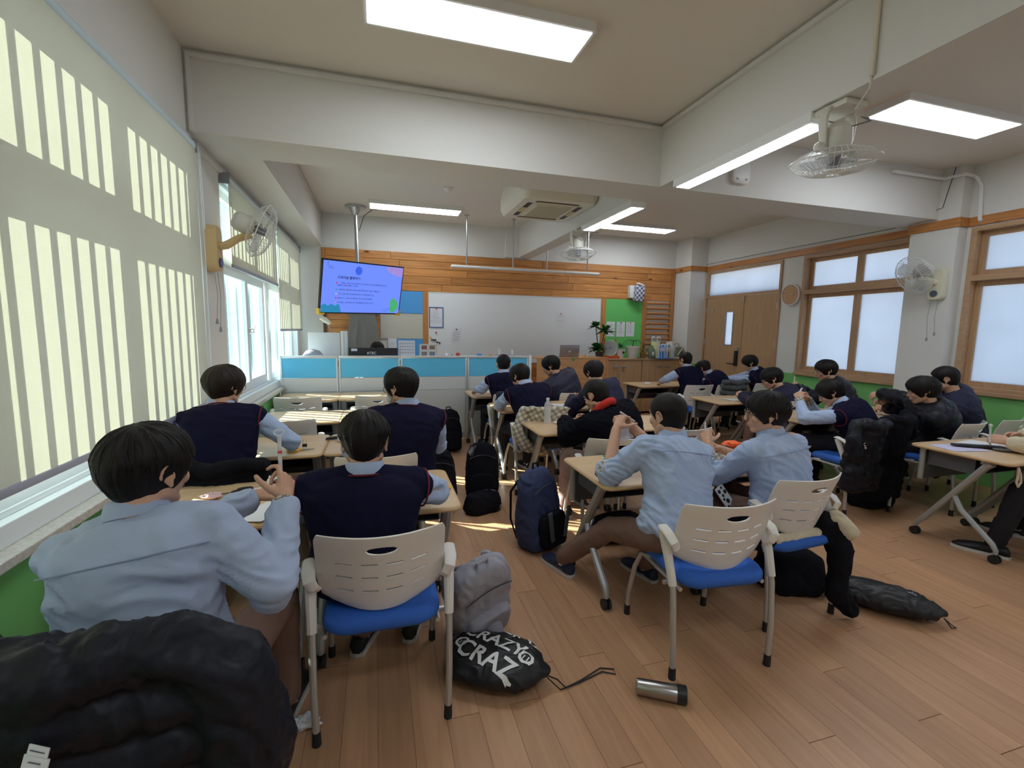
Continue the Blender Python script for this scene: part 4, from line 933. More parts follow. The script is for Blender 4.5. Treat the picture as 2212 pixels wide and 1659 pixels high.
def person(label, hip, yaw, head, hy=0, hp=0, hr=0, top='vest', legs=brownt, hl=None, hR=None, el=None, er=None, near=False, style='bowl', hm=hairm, glasses=False, tyaw=None, shirt=None,
           sleeve='long', bow=.06, cl=None, crr=None, grp=None, fl=None, fr=None, kl=None, kr=None, shoe=None, mask=False, pl=None, prr=None, lapel=False, S=SC, nolegs=False, wide=1.0, name='person', wr=1.0):
    global PC; PC += 1; seed = PC; shirt = shirt or shirtm; shoe = shoe or blackshoe
    root = thing(name, label, 'person', (hip[0], hip[1], 0), group=grp); O = V(hip[0], hip[1], 0)
    ya = R(yaw); ty = R(tyaw if tyaw is not None else yaw)
    rp = rz3(ya)@V(1, 0, 0); fp = rz3(ya)@V(0, 1, 0); rs_ = rz3(ty)@V(1, 0, 0)
    Hm = rz3(R(hy))@rx3(-R(hp))@ry3(R(hr)); hc = V(*head)-V(0, 0, .022); hz = .45+.085*S; hp0 = V(hip[0], hip[1], hz); HS = S*.93
    c7 = hc+Hm@V(0, -.026, -.112)*S
    mid = (hp0+c7)/2-fp*bow+V(0, 0, .02)
    def sp(u): 
        if u < 0: return hp0+(mid-hp0)*2*u*.5
        if u > 1: return c7+(c7-mid)*2*(u-1)*.5
        return (1-u)**2*hp0+2*u*(1-u)*mid+u*u*c7
    def fr_(u):
        t_ = nrm(sp(u+.02)-sp(u-.02)); r_ = nrm(rp*(1-min(1, max(0, u)))+rs_*min(1, max(0, u))); r_ = nrm(r_-t_*(r_@t_)); return sp(u), r_, np.cross(t_, r_), t_
    prof = [(-.14, .10, .075), (-.10, .150, .105), (0, .168, .122), (.15, .160, .118), (.38, .150, .106), (.62, .168, .114), (.80, .182, .108), (.90, .160, .09), (.97, .105, .068), (1.03, .062, .056)]
    def torso(b, off=0, u0=-.2, u1=1.1, sx=1, n=26):
        rings = []
        for u, hw, hd in prof:
            if not u0 <= u <= u1: continue
            c, r_, f_, t_ = fr_(u); th = np.arange(n)*2*PI/n; cc, ss = np.cos(th), np.sin(th)
            x = np.sign(cc)*np.abs(cc)**.85*((hw*wide*S+off)*sx); y = np.sign(ss)*np.abs(ss)**.85*((hd*S+off)*sx)
            rings.append(c+np.outer(x, r_)+np.outer(y, f_))
        b.loft(rings)
    c, r_, f_, t_ = fr_(.86); SHr = {}; 
    for s in (-1, 1): SHr[s] = c+r_*s*.165*wide*S+f_*.012*S
    A1, A2 = .275*S, .235*S; ARM = {}
    for s, ht, e0 in ((-1, hl, el), (1, hR, er)):
        if ht is None: ht = hp0+fp*.36+rp*s*.12+V(0, 0, .22)
        if e0 is not None:
            e = V(*e0); e = SHr[s]+nrm(e-SHr[s])*min(np.linalg.norm(e-SHr[s]), A1*1.12); w_ = e+nrm(V(*ht)-e)*min(np.linalg.norm(V(*ht)-e), A2*1.1)
        else: e, w_ = ik(SHr[s], ht, A1, A2, rp*s*.8+V(0, 0, -.8)-fp*.35)
        ARM[s] = (e, w_)
    vx = .0048 if near else .0078
    # ---- body
    b = MB(); torso(b, -.018, sx=.86, n=16)
    def hd(p): return hc+Hm@(V(*p)*HS)
    b.cap(c7+t_*-.05*S, hd((0, -.022, -.045)), .060*HS, .054*HS, 14)
    b.sph(hd((0, -.010, .025)), V(.077, .097, .089)*HS, 20, 14, rot=Hm)
    b.sph(hd((0, .022, -.030)), V(.064, .064, .074)*HS, 18, 12, rot=Hm)
    b.sph(hd((0, .062, -.086)), V(.028, .022, .020)*HS, 10, 8, rot=Hm)
    for s in (-1, 1):
        b.cap(hd((s*.052, .0, -.055)), hd((s*.018, .062, -.086)), .022*HS, .018*HS, 8)
        b.sph(hd((s*.038, .058, -.022)), V(.028, .024, .026)*HS, 10, 8, rot=Hm)
        b.cap(hd((s*.045, .070, .030)), hd((s*.016, .084, .028)), .010*HS, .009*HS, 8)
        ec = (s*.080, -.012, -.006); b.sph(hd(ec), V(.007, .017, .028)*HS, 10, 8, rot=Hm@rz3(-s*R(24)))
        pts = [hd((s*(.086+.006*math.sin(a)), -.018+.018*math.cos(a)-.004, .000+.028*math.sin(a))) for a in [R(q) for q in range(-60, 221, 28)]]; b.tube(pts, .0052*HS, n=6)
        b.sph(hd((s*.082, -.006, -.032)), V(.007, .008, .009)*HS, 8, 6)
        b.cap(hd((s*.006, .104, -.026)), hd((s*.011, .098, -.026)), .0075*HS, .006*HS, 8)
    b.cap(hd((0, .086, .022)), hd((0, .104, -.022)), .008*HS, .0105*HS, 8)
    b.cap(hd((-.016, .086, -.050)), hd((.016, .086, -.050)), .0085*HS, .0085*HS, 8); b.cap(hd((-.013, .084, -.062)), hd((.013, .084, -.062)), .0085*HS, .0085*HS, 8)
    HN = {}
    for s, cu, pn in ((-1, cl, pl), (1, crr, prr)):
        e, w_ = ARM[s]; b.cap(SHr[s], e, .050*S, .038*S, 12); b.cap(e, w_, .037*S, .026*S, 12)
        fd = nrm(w_-e); pnn = V(*pn) if pn is not None else nrm(-rp*s*.7+V(0, 0, -.6)); kw = cu or {}
        HN[s] = hand(b, w_, nrm(fd+V(*kw.get('bend', (0, 0, 0)))), pnn, 1 if s > 0 else -1, kw.get('curl', (42, 50, 30)), kw.get('thumb', 40), S*.98, kw.get('spread', .6))
    me = remesh(b, vx, 3 if near else 2, .45); finish(me, 'body', skinm, root, O)
    # ---- face bits
    for s in (-1, 1):
        e_ = MB().sph(hd((s*.031, .0800, .010)), V(.0125, .009, .0075)*HS, 12, 8, rot=Hm); e_.v = [v-O for v in e_.v]; eo = e_.build('eye', eyew, root)
        e_ = MB().sph(hd((s*.031, .0872, .010)), V(.0055, .003, .0058)*HS, 10, 6, rot=Hm); e_.v = [v-O for v in e_.v]; e_.build('iris', eyed, eo)
        e_ = MB().tube([hd((s*.014, .0885, .0165)), hd((s*.030, .0915, .0185)), hd((s*.046, .083, .0145))], .0018*S, n=5); e_.v = [v-O for v in e_.v]; e_.build('eyelid', hairm, eo)
        e_ = MB().tube([hd((s*.014, .094, .030)), hd((s*.032, .092, .036)), hd((s*.050, .079, .030))], [.003*S, .0036*S, .0015*S], n=5); e_.v = [v-O for v in e_.v]; e_.build('eyebrow', hairm, root)
    e_ = MB().tube([hd((-.021, .0905, -.0555)), hd((0, .0955, -.0550)), hd((.021, .0905, -.0555))], [.002*S, .0055*S, .002*S], n=8); e_.v = [v-O for v in e_.v]; e_.build('mouth', lipm, root)
    hb = hair(hc, Hm, HS, style, seed, near); hb.v = [v-O for v in hb.v]; hb.build('hair', hm, root, ang=80, fixn=False)
    # ---- top
    rolled = sleeve != 'long'; jacket = top in ('padded', 'navy', 'fleece', 'quilt')
    off = dict(vest=.010, shirt=.014, padded=.030, navy=.024, fleece=.040, quilt=.034, knit=.02)[top]
    b = MB(); torso(b, off, u1=.98)
    for s in (-1, 1):
        e, w_ = ARM[s]; ex = off+.004; b.cap(fr_(.93)[0], SHr[s], .055*S+ex*.3, .054*S+ex*.6, 12)
        b.cap(SHr[s], e, .052*S+ex*.8, .044*S+ex, 12)
        fdir = w_-e; k = {'long': .92, 'elbow': .10, 'mid': .45}[sleeve]
        b.cap(e, e+fdir*k, .043*S+ex, (.030*S+ex) if sleeve == 'long' else .044*S+ex, 12)
        if rolled: b.cyl(e+fdir*(k-.12), e+fdir*(k+.10), .050*S+ex, .049*S+ex, 16)
    if jacket and top != 'fleece': b.tube([c7+(r_*math.cos(a)*.075+f_*math.sin(a)*.07)*S-t_*.015 for a in [2*PI*q/14 for q in range(14)]], .032 if top != 'navy' else .022, n=8, closed=True)
    tm_ = dict(vest=shirt, shirt=shirt, padded=padm, navy=navym, fleece=fleecem, quilt=mat('navy_quilted', (.018, .018, .045), .6, bump=.2, bs=80), knit=creamk)[top]
    me = remesh(b, .009 if near else .012, 4, .5)
    if top in ('padded', 'quilt'):
        P = getv(me); N = normals(me); d_ = np.zeros(len(P)); best = np.full(len(P), 9.)
        segs = [(sp(i/6), sp((i+1)/6), i/6*.55, .15) for i in range(-1, 7)]
        for s in (-1, 1): e, w_ = ARM[s]; segs += [(SHr[s], e, .03, .07), (e, w_, .03+A1, .06)]
        for a_, c_, s0, rr_ in segs:
            ab = c_-a_; L_ = np.linalg.norm(ab); tt = np.clip((P-a_)@ab/(L_*L_), 0, 1); dist = np.linalg.norm(P-(a_+tt[:, None]*ab), axis=1)-rr_
            m_ = dist < best; best[m_] = dist[m_]; d_[m_] = (s0+tt*L_)[m_]
        per = .095 if top == 'padded' else .12
        setv(me, P+N*((np.abs(np.sin(PI*d_/per))**.6-.6)*(.011 if top == 'padded' else .009))[:, None]); wrinkle(me, .006*wr, (12, 12, 12), seed)
    else:
        P0 = getv(me); wrinkle(me, (.0115 if near else .011)*wr, (6, 6, 13), seed)
        if top == 'vest':
            P1 = getv(me); A_0 = sp(0); B_0 = sp(1); ab = B_0-A_0; tt = np.clip((P0-A_0)@ab/(ab@ab), 0, 1); lat_ = np.abs((P0-(A_0+tt[:, None]*ab))@r_)
            k_ = np.clip((lat_/(S*wide)-.165)/.05, 0, 1)[:, None]; N0 = normals(me); setv(me, P0+(P1-P0)*k_-N0*.006*(1-k_))
    finish(me, 'jacket' if jacket else ('sweater' if top == 'knit' else 'shirt'), tm_, root, O)
    if rolled or (top in ('shirt', 'vest')):
        for s in (-1, 1):
            b = MB(); e, w_ = ARM[s]; fdir = nrm(w_-e); k = {'long': .93, 'elbow': .10, 'mid': .45}[sleeve]; q = e+(w_-e)*k
            r0 = .036*S if sleeve == 'long' else (.044*S+off+.009)
            b.tube([q-fdir*.035, q-fdir*.03, q+fdir*.025, q+fdir*.028, q+fdir*.02], [r0*.98, r0+.002, r0, r0*.9, r0*.8], n=16)
            b.v = [v-O for v in b.v]; b.build('cuff', cuffm, root, label='checked inside of turned-up cuff' if rolled else 'checked shirt cuff')
    # collar
    if top in ('vest', 'shirt'):
        b = MB(); n = 30; rows = []
        for dz, rr_, q in ((-.024, .068, 0), (-.006, .069, 0), (.018, .063, 0), (.022, .060, 0), (.012, .056, 0), (-.02, .056, 0)):
            rows.append(np.array([c7+t_*(dz+.022)*S+(Hm@V(0, 0, 1))*0+(r_*math.cos(a)*rr_*1.04+f_*(math.sin(a)*rr_*1.0+.006))*S-t_*.018*max(0, math.sin(a))*S for a in [2*PI*k/n for k in range(n)]]))
        b.loft(rows, caps=False, closed=True); b.v = [v-O for v in b.v]; b.build('collar', shirt, root)
        if top == 'shirt' and near:   # yoke seam across the back
            b = MB(); ps = []
            for a in np.linspace(-PI*.90, -PI*.10, 22):
                c_, r2, f2, t2 = fr_(.78); cc, ss = math.cos(a), math.sin(a)
                ps.append(c_+r2*(np.sign(cc)*abs(cc)**.85*(.182*wide*S+off+.0035))+f2*(np.sign(ss)*abs(ss)**.85*(.108*S+off+.0035)))
            b.tube(ps, .0022, n=5); b.v = [v-O for v in b.v]; b.build('yoke_seam', mat('seam_blue', (.30, .37, .52), .8), root)
    if top == 'vest':
        b = MB(); torso(b, .022, u0=-.11, u1=.985)
        for s in (-1, 1): b.cap(fr_(.93)[0], SHr[s]+r_*s*.004*S, .066*S, .070*S, 14)
        me = remesh(b, .0095 if near else .012, 4, .5); wrinkle(me, .009*wr, (5, 5, 10), seed+40); finish(me, 'vest', vestm, root, O)
        for s in (-1, 1, 0):
            b = MB()
            if s:
                e, w_ = ARM[s]; ad = nrm(nrm(e-SHr[s])*.35+r_*s*.9); u_, v_, d_ = frame(ad); cc = SHr[s]+ad*.034*S-t_*.010*S
                b.tube([cc+(u_*math.cos(a)*.070+v_*math.sin(a)*.070)*S for a in [2*PI*q/20 for q in range(20)]], .0042, n=6, closed=True)
            else: b.tube([c7+t_*.0*S+(r_*math.cos(a)*.078+f_*(math.sin(a)*.074+.004))*S-t_*.035*max(0, math.sin(a))*S for a in [2*PI*q/20 for q in range(20)]], .0042, n=6, closed=True)
            b.v = [v-O for v in b.v]; b.build('piping', pipem, root, label='maroon edge piping of the vest')
    if top == 'fleece':
        b = MB(); b.tube([c7+(r_*math.cos(a)*.078+f_*math.sin(a)*.072)*S+t_*(.012-.03*math.sin(a)) for a in [2*PI*q/18 for q in range(18)]], .024, n=10, closed=True, flat=1.2); b.v = [v-O for v in b.v]; b.build('collar', redkn, root, label='thick red knitted collar')
    # ---- legs
    if nolegs: return root, ARM, HN
    b = MB(); b.sph(hp0-fp*.01+V(0, 0, -.01), (.165*S*wide, .13*S, .085*S), rot=rz3(ya)); feet = []
    for s, kk, ff in ((-1, kl, fl), (1, kr, fr)):
        hj = hp0+rp*s*.09*S+V(0, 0, -.01); kn = V(*kk) if kk else hj+fp*.43*S+rp*s*.05+V(0, 0, -.015); ank = V(*ff) if ff else V(*(kn+fp*.03)[:2], .10)
        b.cap(hj, kn, .085*S, .062*S, 14); b.cap(kn, kn+(ank-kn)*.45, .062*S, .058*S, 12); b.cap(kn+(ank-kn)*.4, ank, .058*S, .052*S, 12); feet.append((kn, ank))
    me = remesh(b, .012, 4, .5); wrinkle(me, .006, (9, 9, 9), seed+9); finish(me, 'trousers', legs, root, O)
    for kn, ank in feet:
        fdv = ank-kn; fdv[2] = 0; fd = nrm(fp*.9+nrm(fdv)*.35) if np.linalg.norm(fdv) > .05 else fp; sd = V(-fd[1], fd[0], 0)
        b = MB(); rings = []
        base = V(ank[0], ank[1], 0)
        for y, hw, zt_ in ((-.075, .018, .045), (-.06, .034, .075), (0, .037, .078), (.06, .042, .070), (.12, .048, .058), (.17, .040, .045), (.20, .018, .028)):
            rings.append(np.array([base+fd*y*S+sd*hw*math.cos(a)*S+V(0, 0, .014+(zt_*S-.014)*(.5+.5*math.sin(a))) for a in [2*PI*q/14 for q in range(14)]]))
        b.loft(rings); b.v = [v-O for v in b.v]; so = b.build('shoe', shoe, root)
        b = MB(); b.prism([(y*S, w2*S) for y, w2 in ((-.08, 0), (-.068, .03), (0, .036), (.06, .042), (.12, .050), (.17, .044), (.205, .015), (.205, -.015), (.17, -.044), (.12, -.050), (.06, -.042), (0, -.036), (-.068, -.03))], base+V(0, 0, .001), fd, sd, (0, 0, 1), .020); b.v = [v-O for v in b.v]; b.build('sole', solem, so)
        b = MB(); b.cap(V(ank[0], ank[1], .045), V(ank[0], ank[1], max(.07, ank[2]+.0)), .036*S, .040*S, 10); b.v = [v-O for v in b.v]; b.build('sock', sockm, root)
    if glasses:
        b = MB()
        for s in (-1, 1):
            b.tube([hd((s*(.034+.024*math.cos(a)), .1005-.004*abs(math.cos(a)), .006+.021*math.sin(a))) for a in [2*PI*q/20 for q in range(20)]], .0016*S, n=5, closed=True)
            b.tube([hd((s*.058, .097, .012)), hd((s*.080, .05, .014)), hd((s*.084, -.005, .016)), hd((s*.083, -.03, -.004))], .0018*S, n=5)
        b.tube([hd((-.010, .100, .010)), hd((0, .104, .013)), hd((.010, .100, .010))], .0015*S, n=5); b.v = [v-O for v in b.v]; g = b.build('glasses', gold, root)
        for s in (-1, 1):
            b = MB(); b.add([hd((s*(.034+.023*math.cos(a)), .100, .006+.020*math.sin(a))) for a in [2*PI*q/16 for q in range(16)]], [tuple(range(16))])
            b.v = [v-O for v in b.v]; b.build('lens', lens, g, fixn=False)
    if mask:
        b = MB(); b.sph(hd((0, .078, -.055)), V(.050, .038, .045)*HS, 14, 10, rot=Hm)
        for s in (-1, 1): b.tube([hd((s*.045, .08, -.03)), hd((s*.082, .01, -.005)), hd((s*.086, -.025, .01)), hd((s*.084, -.02, -.03)), hd((s*.045, .07, -.075))], .0018, n=5)
        b.v = [v-O for v in b.v]; b.build('face_mask', mat('mask_white', (.75, .78, .82), .8), root)
    return root, ARM, HN
GR = dict(curl=(65, 75, 45), thumb=55)
A_ = person('boy in pale blue shirt by the window holding up a decorated straw', (-.575, 1.37), -6, (-.63, 1.50, 1.16), hy=-28, hp=8, top='shirt', shirt=greysh, near=True, legs=brownt, tyaw=-12,
            hl=(-.47, 1.86, .905), hR=(-.305, 1.60, .975), er=(-.30, 1.38, .80), crr=dict(curl=((20, 55, 35), (60, 75, 45), (78, 85, 55), (80, 90, 55)), thumb=55, bend=(0, .0, .3)), cl=dict(curl=(55, 60, 40), thumb=30), prr=(-.75, .5, 0), pl=(.3, 0, -.9), wr=1.2)
B_ = person('boy with broad navy vest back, centre front, over the nearest white chair', (-.07, 1.90), 0, (-.06, 1.95, 1.10), hy=-2, hp=16, near=True, legs=brownt, hl=(-.16, 2.20, .77), hR=(.10, 2.22, .77), el=(-.32, 2.0, .80), er=(.24, 2.02, .82), shoe=blackshoe, fl=(-.10, 2.20, .10), fr=(.14, 2.24, .10), wide=1.08, wr=.8)
C_ = person('boy in navy vest and round glasses beside the half-raised blind', (-.90, 3.0), 0, (-.92, 3.22, 1.19), hy=-28, hp=8, hl=(-.92, 3.5, .80), hR=(-.72, 3.42, .90), el=(-1.08, 3.22, .82), er=(-.55, 3.20, .80), legs=brownt, glasses=True, hm=hairb, style='fluffy', near=False)
D_ = person('boy in navy vest wearing glasses and a white face mask', (.14, 2.92), 4, (.135, 3.02, 1.19), hy=42, hp=12, hl=(-.10, 3.30, .80), hR=(.22, 3.35, .80), glasses=True, mask=True, legs=brownt)
G_ = person('small vest boy at the partition end, farthest in the middle column', (1.52, 5.38), 3, (1.50, 5.54, 1.14), hy=-8, hp=14, style='short', hl=(1.18, 5.62, .80), hR=(1.70, 5.75, .78), el=(1.22, 5.52, .82), legs=blackt)
H_ = person('vest boy bent over his desk before the checked jacket', (1.50, 4.28), 6, (1.40, 4.50, 1.095), hy=22, hp=38, hl=(1.30, 4.72, .78), hR=(1.55, 4.80, .78), el=(1.20, 4.56, .78), legs=blackt)
I_ = person('boy leaning left in a quilted navy jacket before the laptop', (2.35, 5.32), 18, (2.08, 5.40, 1.13), hy=52, hp=24, top='quilt', hl=(1.85, 5.72, .80), hR=(2.1, 5.78, .80), legs=blackt, wide=1.15)
J_ = person('boy in a dark navy top half hidden behind the red collar', (2.38, 4.26), 6, (2.20, 4.44, 1.135), hy=8, hp=24, top='navy', hl=(2.1, 4.75, .80), hR=(2.3, 4.75, .80), legs=blackt)
K_ = person('boy in a black fleece with a thick red collar', (1.76, 3.02), 14, (1.60, 3.17, 1.08), hy=24, hp=30, top='fleece', hl=(1.50, 3.52, .80), hR=(1.75, 3.55, .80), el=(1.40, 3.22, .74), legs=mat('pink_grey_trousers', (.38, .24, .22), .8), wide=1.12, style='short')
E_ = person('boy with cropped hair in pale blue shirt, hands raised to a straw', (1.44, 1.93), 12, (1.50, 2.12, 1.125), hy=14, hp=10, top='shirt', near=True, style='crop', sleeve='elbow', hl=(1.335, 2.36, 1.03), hR=(1.46, 2.42, .99), el=(1.20, 2.20, .765), er=(1.62, 2.26, .80),
            cl=dict(curl=(60, 65, 40), thumb=60, bend=(.3, 0, .1)), crr=dict(curl=(55, 60, 40), thumb=60, bend=(-.3, 0, .2)), pl=(.9, .3, 0), prr=(-.9, .3, 0), kl=(1.27, 2.28, .42), fl=(1.13, 2.60, .105), kr=(1.62, 2.38, .52), shoe=navyshoe, wr=1.25, legs=brownt, wide=1.02)
F_ = person('boy in glasses and pale blue shirt looking left', (2.17, 1.98), 12, (2.10, 2.06, 1.125), hy=56, hp=6, top='shirt', near=True, style='bowl', sleeve='mid', glasses=True, hl=(1.98, 2.36, .86), hR=(2.14, 2.42, .80), el=(1.93, 2.22, .70), cl=dict(curl=(60, 65, 40), thumb=60), legs=brownt, wr=1.2, S=1.07)
L_ = person('far vest boy sitting upright beside the cabinets', (4.62, 5.90), 4, (4.60, 6.12, 1.15), hy=4, hp=14, style='short', hl=(4.25, 6.22, .79), hR=(4.85, 6.30, .80), el=(4.26, 6.10, .84), legs=blackt)
M_ = person('far vest boy crouched low over the desk with pale sleeves', (5.12, 5.75), 18, (4.86, 6.02, 1.02), hy=22, hp=45, hl=(4.75, 6.38, .79), hR=(5.05, 6.4, .79), el=(4.68, 6.22, .80), legs=blackt)
N_ = person('far vest boy nearest the door, facing left', (5.82, 5.78), 25, (5.60, 5.88, 1.115), hy=50, hp=22, hl=(5.25, 6.2, .79), hR=(5.5, 6.35, .79), el=(5.30, 5.98, .82), legs=blackt)
O_ = person('boy in navy jacket and glasses with both hands on white scraps', (4.66, 4.10), 24, (4.42, 4.29, 1.055), hy=48, hp=26, top='navy', glasses=True, hl=(4.32, 4.62, .79), hR=(4.45, 4.68, .79), legs=brownt, kl=(4.28, 4.40, .50))
P_ = person('boy in glasses and black padded coat holding a straw, under the corridor window', (5.38, 4.05), 30, (5.18, 4.25, 1.15), hy=55, hp=14, top='padded', glasses=True, hl=(5.0, 4.46, .90), hR=(5.12, 4.52, .88), legs=blackt)
Q_ = person('vest boy bent with hands at his face, black coats hung behind him', (4.32, 3.06), 16, (4.10, 3.29, 1.03), hy=40, hp=34, hl=(3.90, 3.44, .93), hR=(4.05, 3.48, .92), el=(3.80, 3.28, .78), legs=blackt, wide=1.08)
R_ = person('boy in black padded coat reaching his arm out to the left', (5.04, 2.90), 30, (4.78, 2.96, 1.08), hy=40, hp=16, top='padded', hl=(4.86, 3.36, .985), hR=(4.95, 3.35, .86), el=(4.90, 3.13, .96), legs=blackt, style='fluffy', cl=dict(curl=(40, 50, 30), bend=(-.2, 0, -.6)))
S_ = person('boy in navy jacket behind the padded coat boy, before the last window', (5.62, 3.04), 24, (5.28, 3.09, 1.165), hy=30, hp=18, top='navy', hl=(5.1, 3.5, .80), hR=(5.4, 3.6, .80), legs=blackt, style='short', wide=1.1)
T_ = person('person in cream sleeves and black trousers cut off by the right picture edge', (4.80, 1.68), 14, (4.82, 1.82, 1.22), hy=20, hp=16, top='knit', hl=(4.42, 2.13, .80), hR=(4.62, 2.20, .82), el=(4.50, 1.90, .72), legs=blackt, kl=(4.30, 1.98, .50), fl=(4.22, 2.04, .10), prr=(-.7, 0, -.4))
Z_ = person('dark-haired adult almost hidden behind the black monitor', (-.02, 7.52), 180, (-.015, 7.40, 1.225), hy=180, hp=16, top='shirt', shirt=mat('white_shirt', (.7, .7, .7), .8), hl=(.2, 7.05, .80), hR=(-.2, 7.05, .80), style='bowl', legs=blackt, nolegs=True)
# ================================================================ coats on chairs
def drape(name, label, cat, x, y, yaw, w_, ztop, zbot, m, puff=.055, step=.09, lean=-.16, flare=.0, over=.16, sleeves=(), grp=None, vox=.012, wr_=.010, y0=-.06, extra=None):
    t = thing(name, label, cat, (x, y, 0), R(yaw), grp); b = MB(); z = ztop-puff*.9; i = 0
    n = max(2, int((ztop-zbot)/step))
    for i in range(n+1):
        u = i/n; z = ztop-puff+(zbot+puff-(ztop-puff))*u; ww = w_/2-puff+flare*u; yy = y0+lean*(z-.5)*.9
        k = 5; pts = [(-ww+2*ww*j/k, yy-.035*math.cos((j/k-.5)*PI)+.055*abs(j/k-.5)*2*(z > .45), z+.012*math.sin(j*2.1+i)) for j in range(k+1)]
        for j in range(k): b.cap(pts[j], pts[j+1], puff*(1+.08*math.sin(i+j)), puff, 10)
    for j in range(3): b.cap((-w_/2+puff, y0+lean*.35+.02+j*over/3, ztop-puff-.03*j), (w_/2-puff, y0+lean*.35+.02+j*over/3, ztop-puff-.03*j), puff*.8, puff*.8, 10)
    for sl in sleeves:
        for a, c in zip(sl[:-1], sl[1:]): b.cap(a[:3], c[:3], a[3], c[3], 10)
    me = remesh(b, vox, 5, .5); wrinkle(me, wr_, (9, 9, 6), int(abs(x)*10)); wrinkle(me, .004, (26, 26, 17), 3); finish(me, 'coat_body' if not extra else extra, m, t, V(0, 0, 0)); return t
t = drape('padded_coat', 'large black padded coat over the chair at the lower left', 'coat', -.66, 1.15, -8, .64, .94, .05, padm, .07, .125, -.10, .06, .12,
          [[(.24, -.05, .875, .07), (.34, -.02, .78, .085), (.37, -.02, .58, .095), (.31, -.04, .36, .09), (.22, -.10, .16, .075)], [(-.24, -.05, .86, .075), (-.33, -.04, .55, .08), (-.34, -.06, .3, .08), (-.3, -.08, .12, .06)]], wr_=.012, vox=.009)
# white tag on the big coat
lb = MB(); lb.box((0, 0, 0), (.062, .003, .075)); lb.box((0, -.001, .05), (.05, .003, .022)); l_ = lb.build('care_tag', paper, t, smooth=False, label='white cloth tag with black emblem'); l_.scale = (.78, .78, .78); l_.location = (.08, -.198, .745); l_.rotation_euler = (R(-14), R(8), R(-12))
b = MB(); b.tube([(-.018, -.004, -.012), (-.006, -.004, -.002), (.02, -.004, .010), (.004, -.004, -.004), (.02, -.004, -.006)], [.001, .004, .001, .003, .001], n=5); b.tube([(-.015, -.004, -.022), (.016, -.004, -.018)], .003, n=5); b.build('emblem', ink, l_)
b = MB(); b.tube([(-.015, -.004, .025), (.015, -.004, .026)], .0012, n=4); b.tube([(-.018, -.004, .05), (.018, -.004, .05)], .0012, n=4); b.build('print', ink, l_)
drape('dark_coat', 'black coat over the chair back between the window boy and the near desk', 'coat', -.83, 2.80, 0, .50, .845, .40, blackfab, .04, .09, -.2, 0, .12, grp=None)
drape('dark_coat', 'navy coat over the chair of the vest boy at the partition end', 'coat', 1.50, 5.10, 0, .44, .855, .40, navym, .035, .09, -.2)
drape('checked_jacket', 'cream checked jacket hanging over a chair in the middle column', 'jacket', 1.48, 4.04, 0, .50, .86, .52, jplaid, .028, .06, -.2, .0, .12, [[(-.22, -.08, .80, .045), (-.27, -.10, .62, .06), (-.20, -.12, .50, .06), (-.02, -.13, .44, .05)]], extra='jacket_body')
drape('black_coat', 'black padded coat with white lettering on the sleeve, over the right-hand chair', 'coat', 3.96, 2.86, -3, .36, .87, .22, padm, .05, .075, -.2, .02, .12, [[(-.14, -.06, .82, .05), (-.20, -.1, .70, .055), (-.18, -.11, .56, .05)]])
t = drape('black_coat', 'second black coat spread wide over the same right-hand chair', 'coat', 4.27, 2.88, 3, .40, .89, .10, blackfab, .045, .06, -.2, .06, .12, [[(.12, -.06, .88, .05), (.26, -.03, .80, .05), (.36, .02, .66, .05)]])
drape('grey_coat', 'dark grey coat on the chair of the crouching far boy', 'coat', 4.95, 5.50, 0, .46, .90, .50, mat('grey_wool', (.09, .10, .11), .9), .035, .09, -.2, .0, .14)
text('LAF', .035, whitep, bpy.data.objects['black_coat'], (-.22, -.205, .70), (R(80), R(70), 0), 'sleeve_lettering')
# coat and bag on and under the chair of the glasses boy
t = thing('dark_coat', 'black coat bunched on the seat of the boy in glasses', 'coat', (2.13, 1.84, 0)); b = MB()
for a, c, r_ in (((-.2, .08, .50), (.2, .06, .50), .055), ((-.24, .2, .52), (-.1, .1, .56), .06), ((-.22, .02, .46), (.22, .02, .45), .05), ((.24, -.0, .52), (.27, -.06, .38), .07), ((.27, -.06, .38), (.26, -.06, .14), .06), ((.26, -.06, .14), (.33, -.10, .06), .05)): b.cap(a, c, r_, r_*.9, 12)
me = remesh(b, .011, 3); wrinkle(me, .012, (12, 12, 12), 3); finish(me, 'coat_body', blackfab, t, V(0, 0, 0))
t = thing('cream_jumper', 'cream knitted cloth stuffed between seat and backrest of the second white chair', 'jumper', (2.175, 1.80, 0), R(4)); b = MB(); b.cap((-.17, .035, .475), (.17, .035, .475), .03, .03, 12); b.cap((.215, .0, .56), (.25, -.05, .50), .045, .05, 12); b.cap((.17, .035, .475), (.215, .0, .56), .025, .03, 10)
me = remesh(b, .009, 3); wrinkle(me, .006, (16, 16, 16), 2); finish(me, 'jumper_body', creamk, t, V(0, 0, 0))
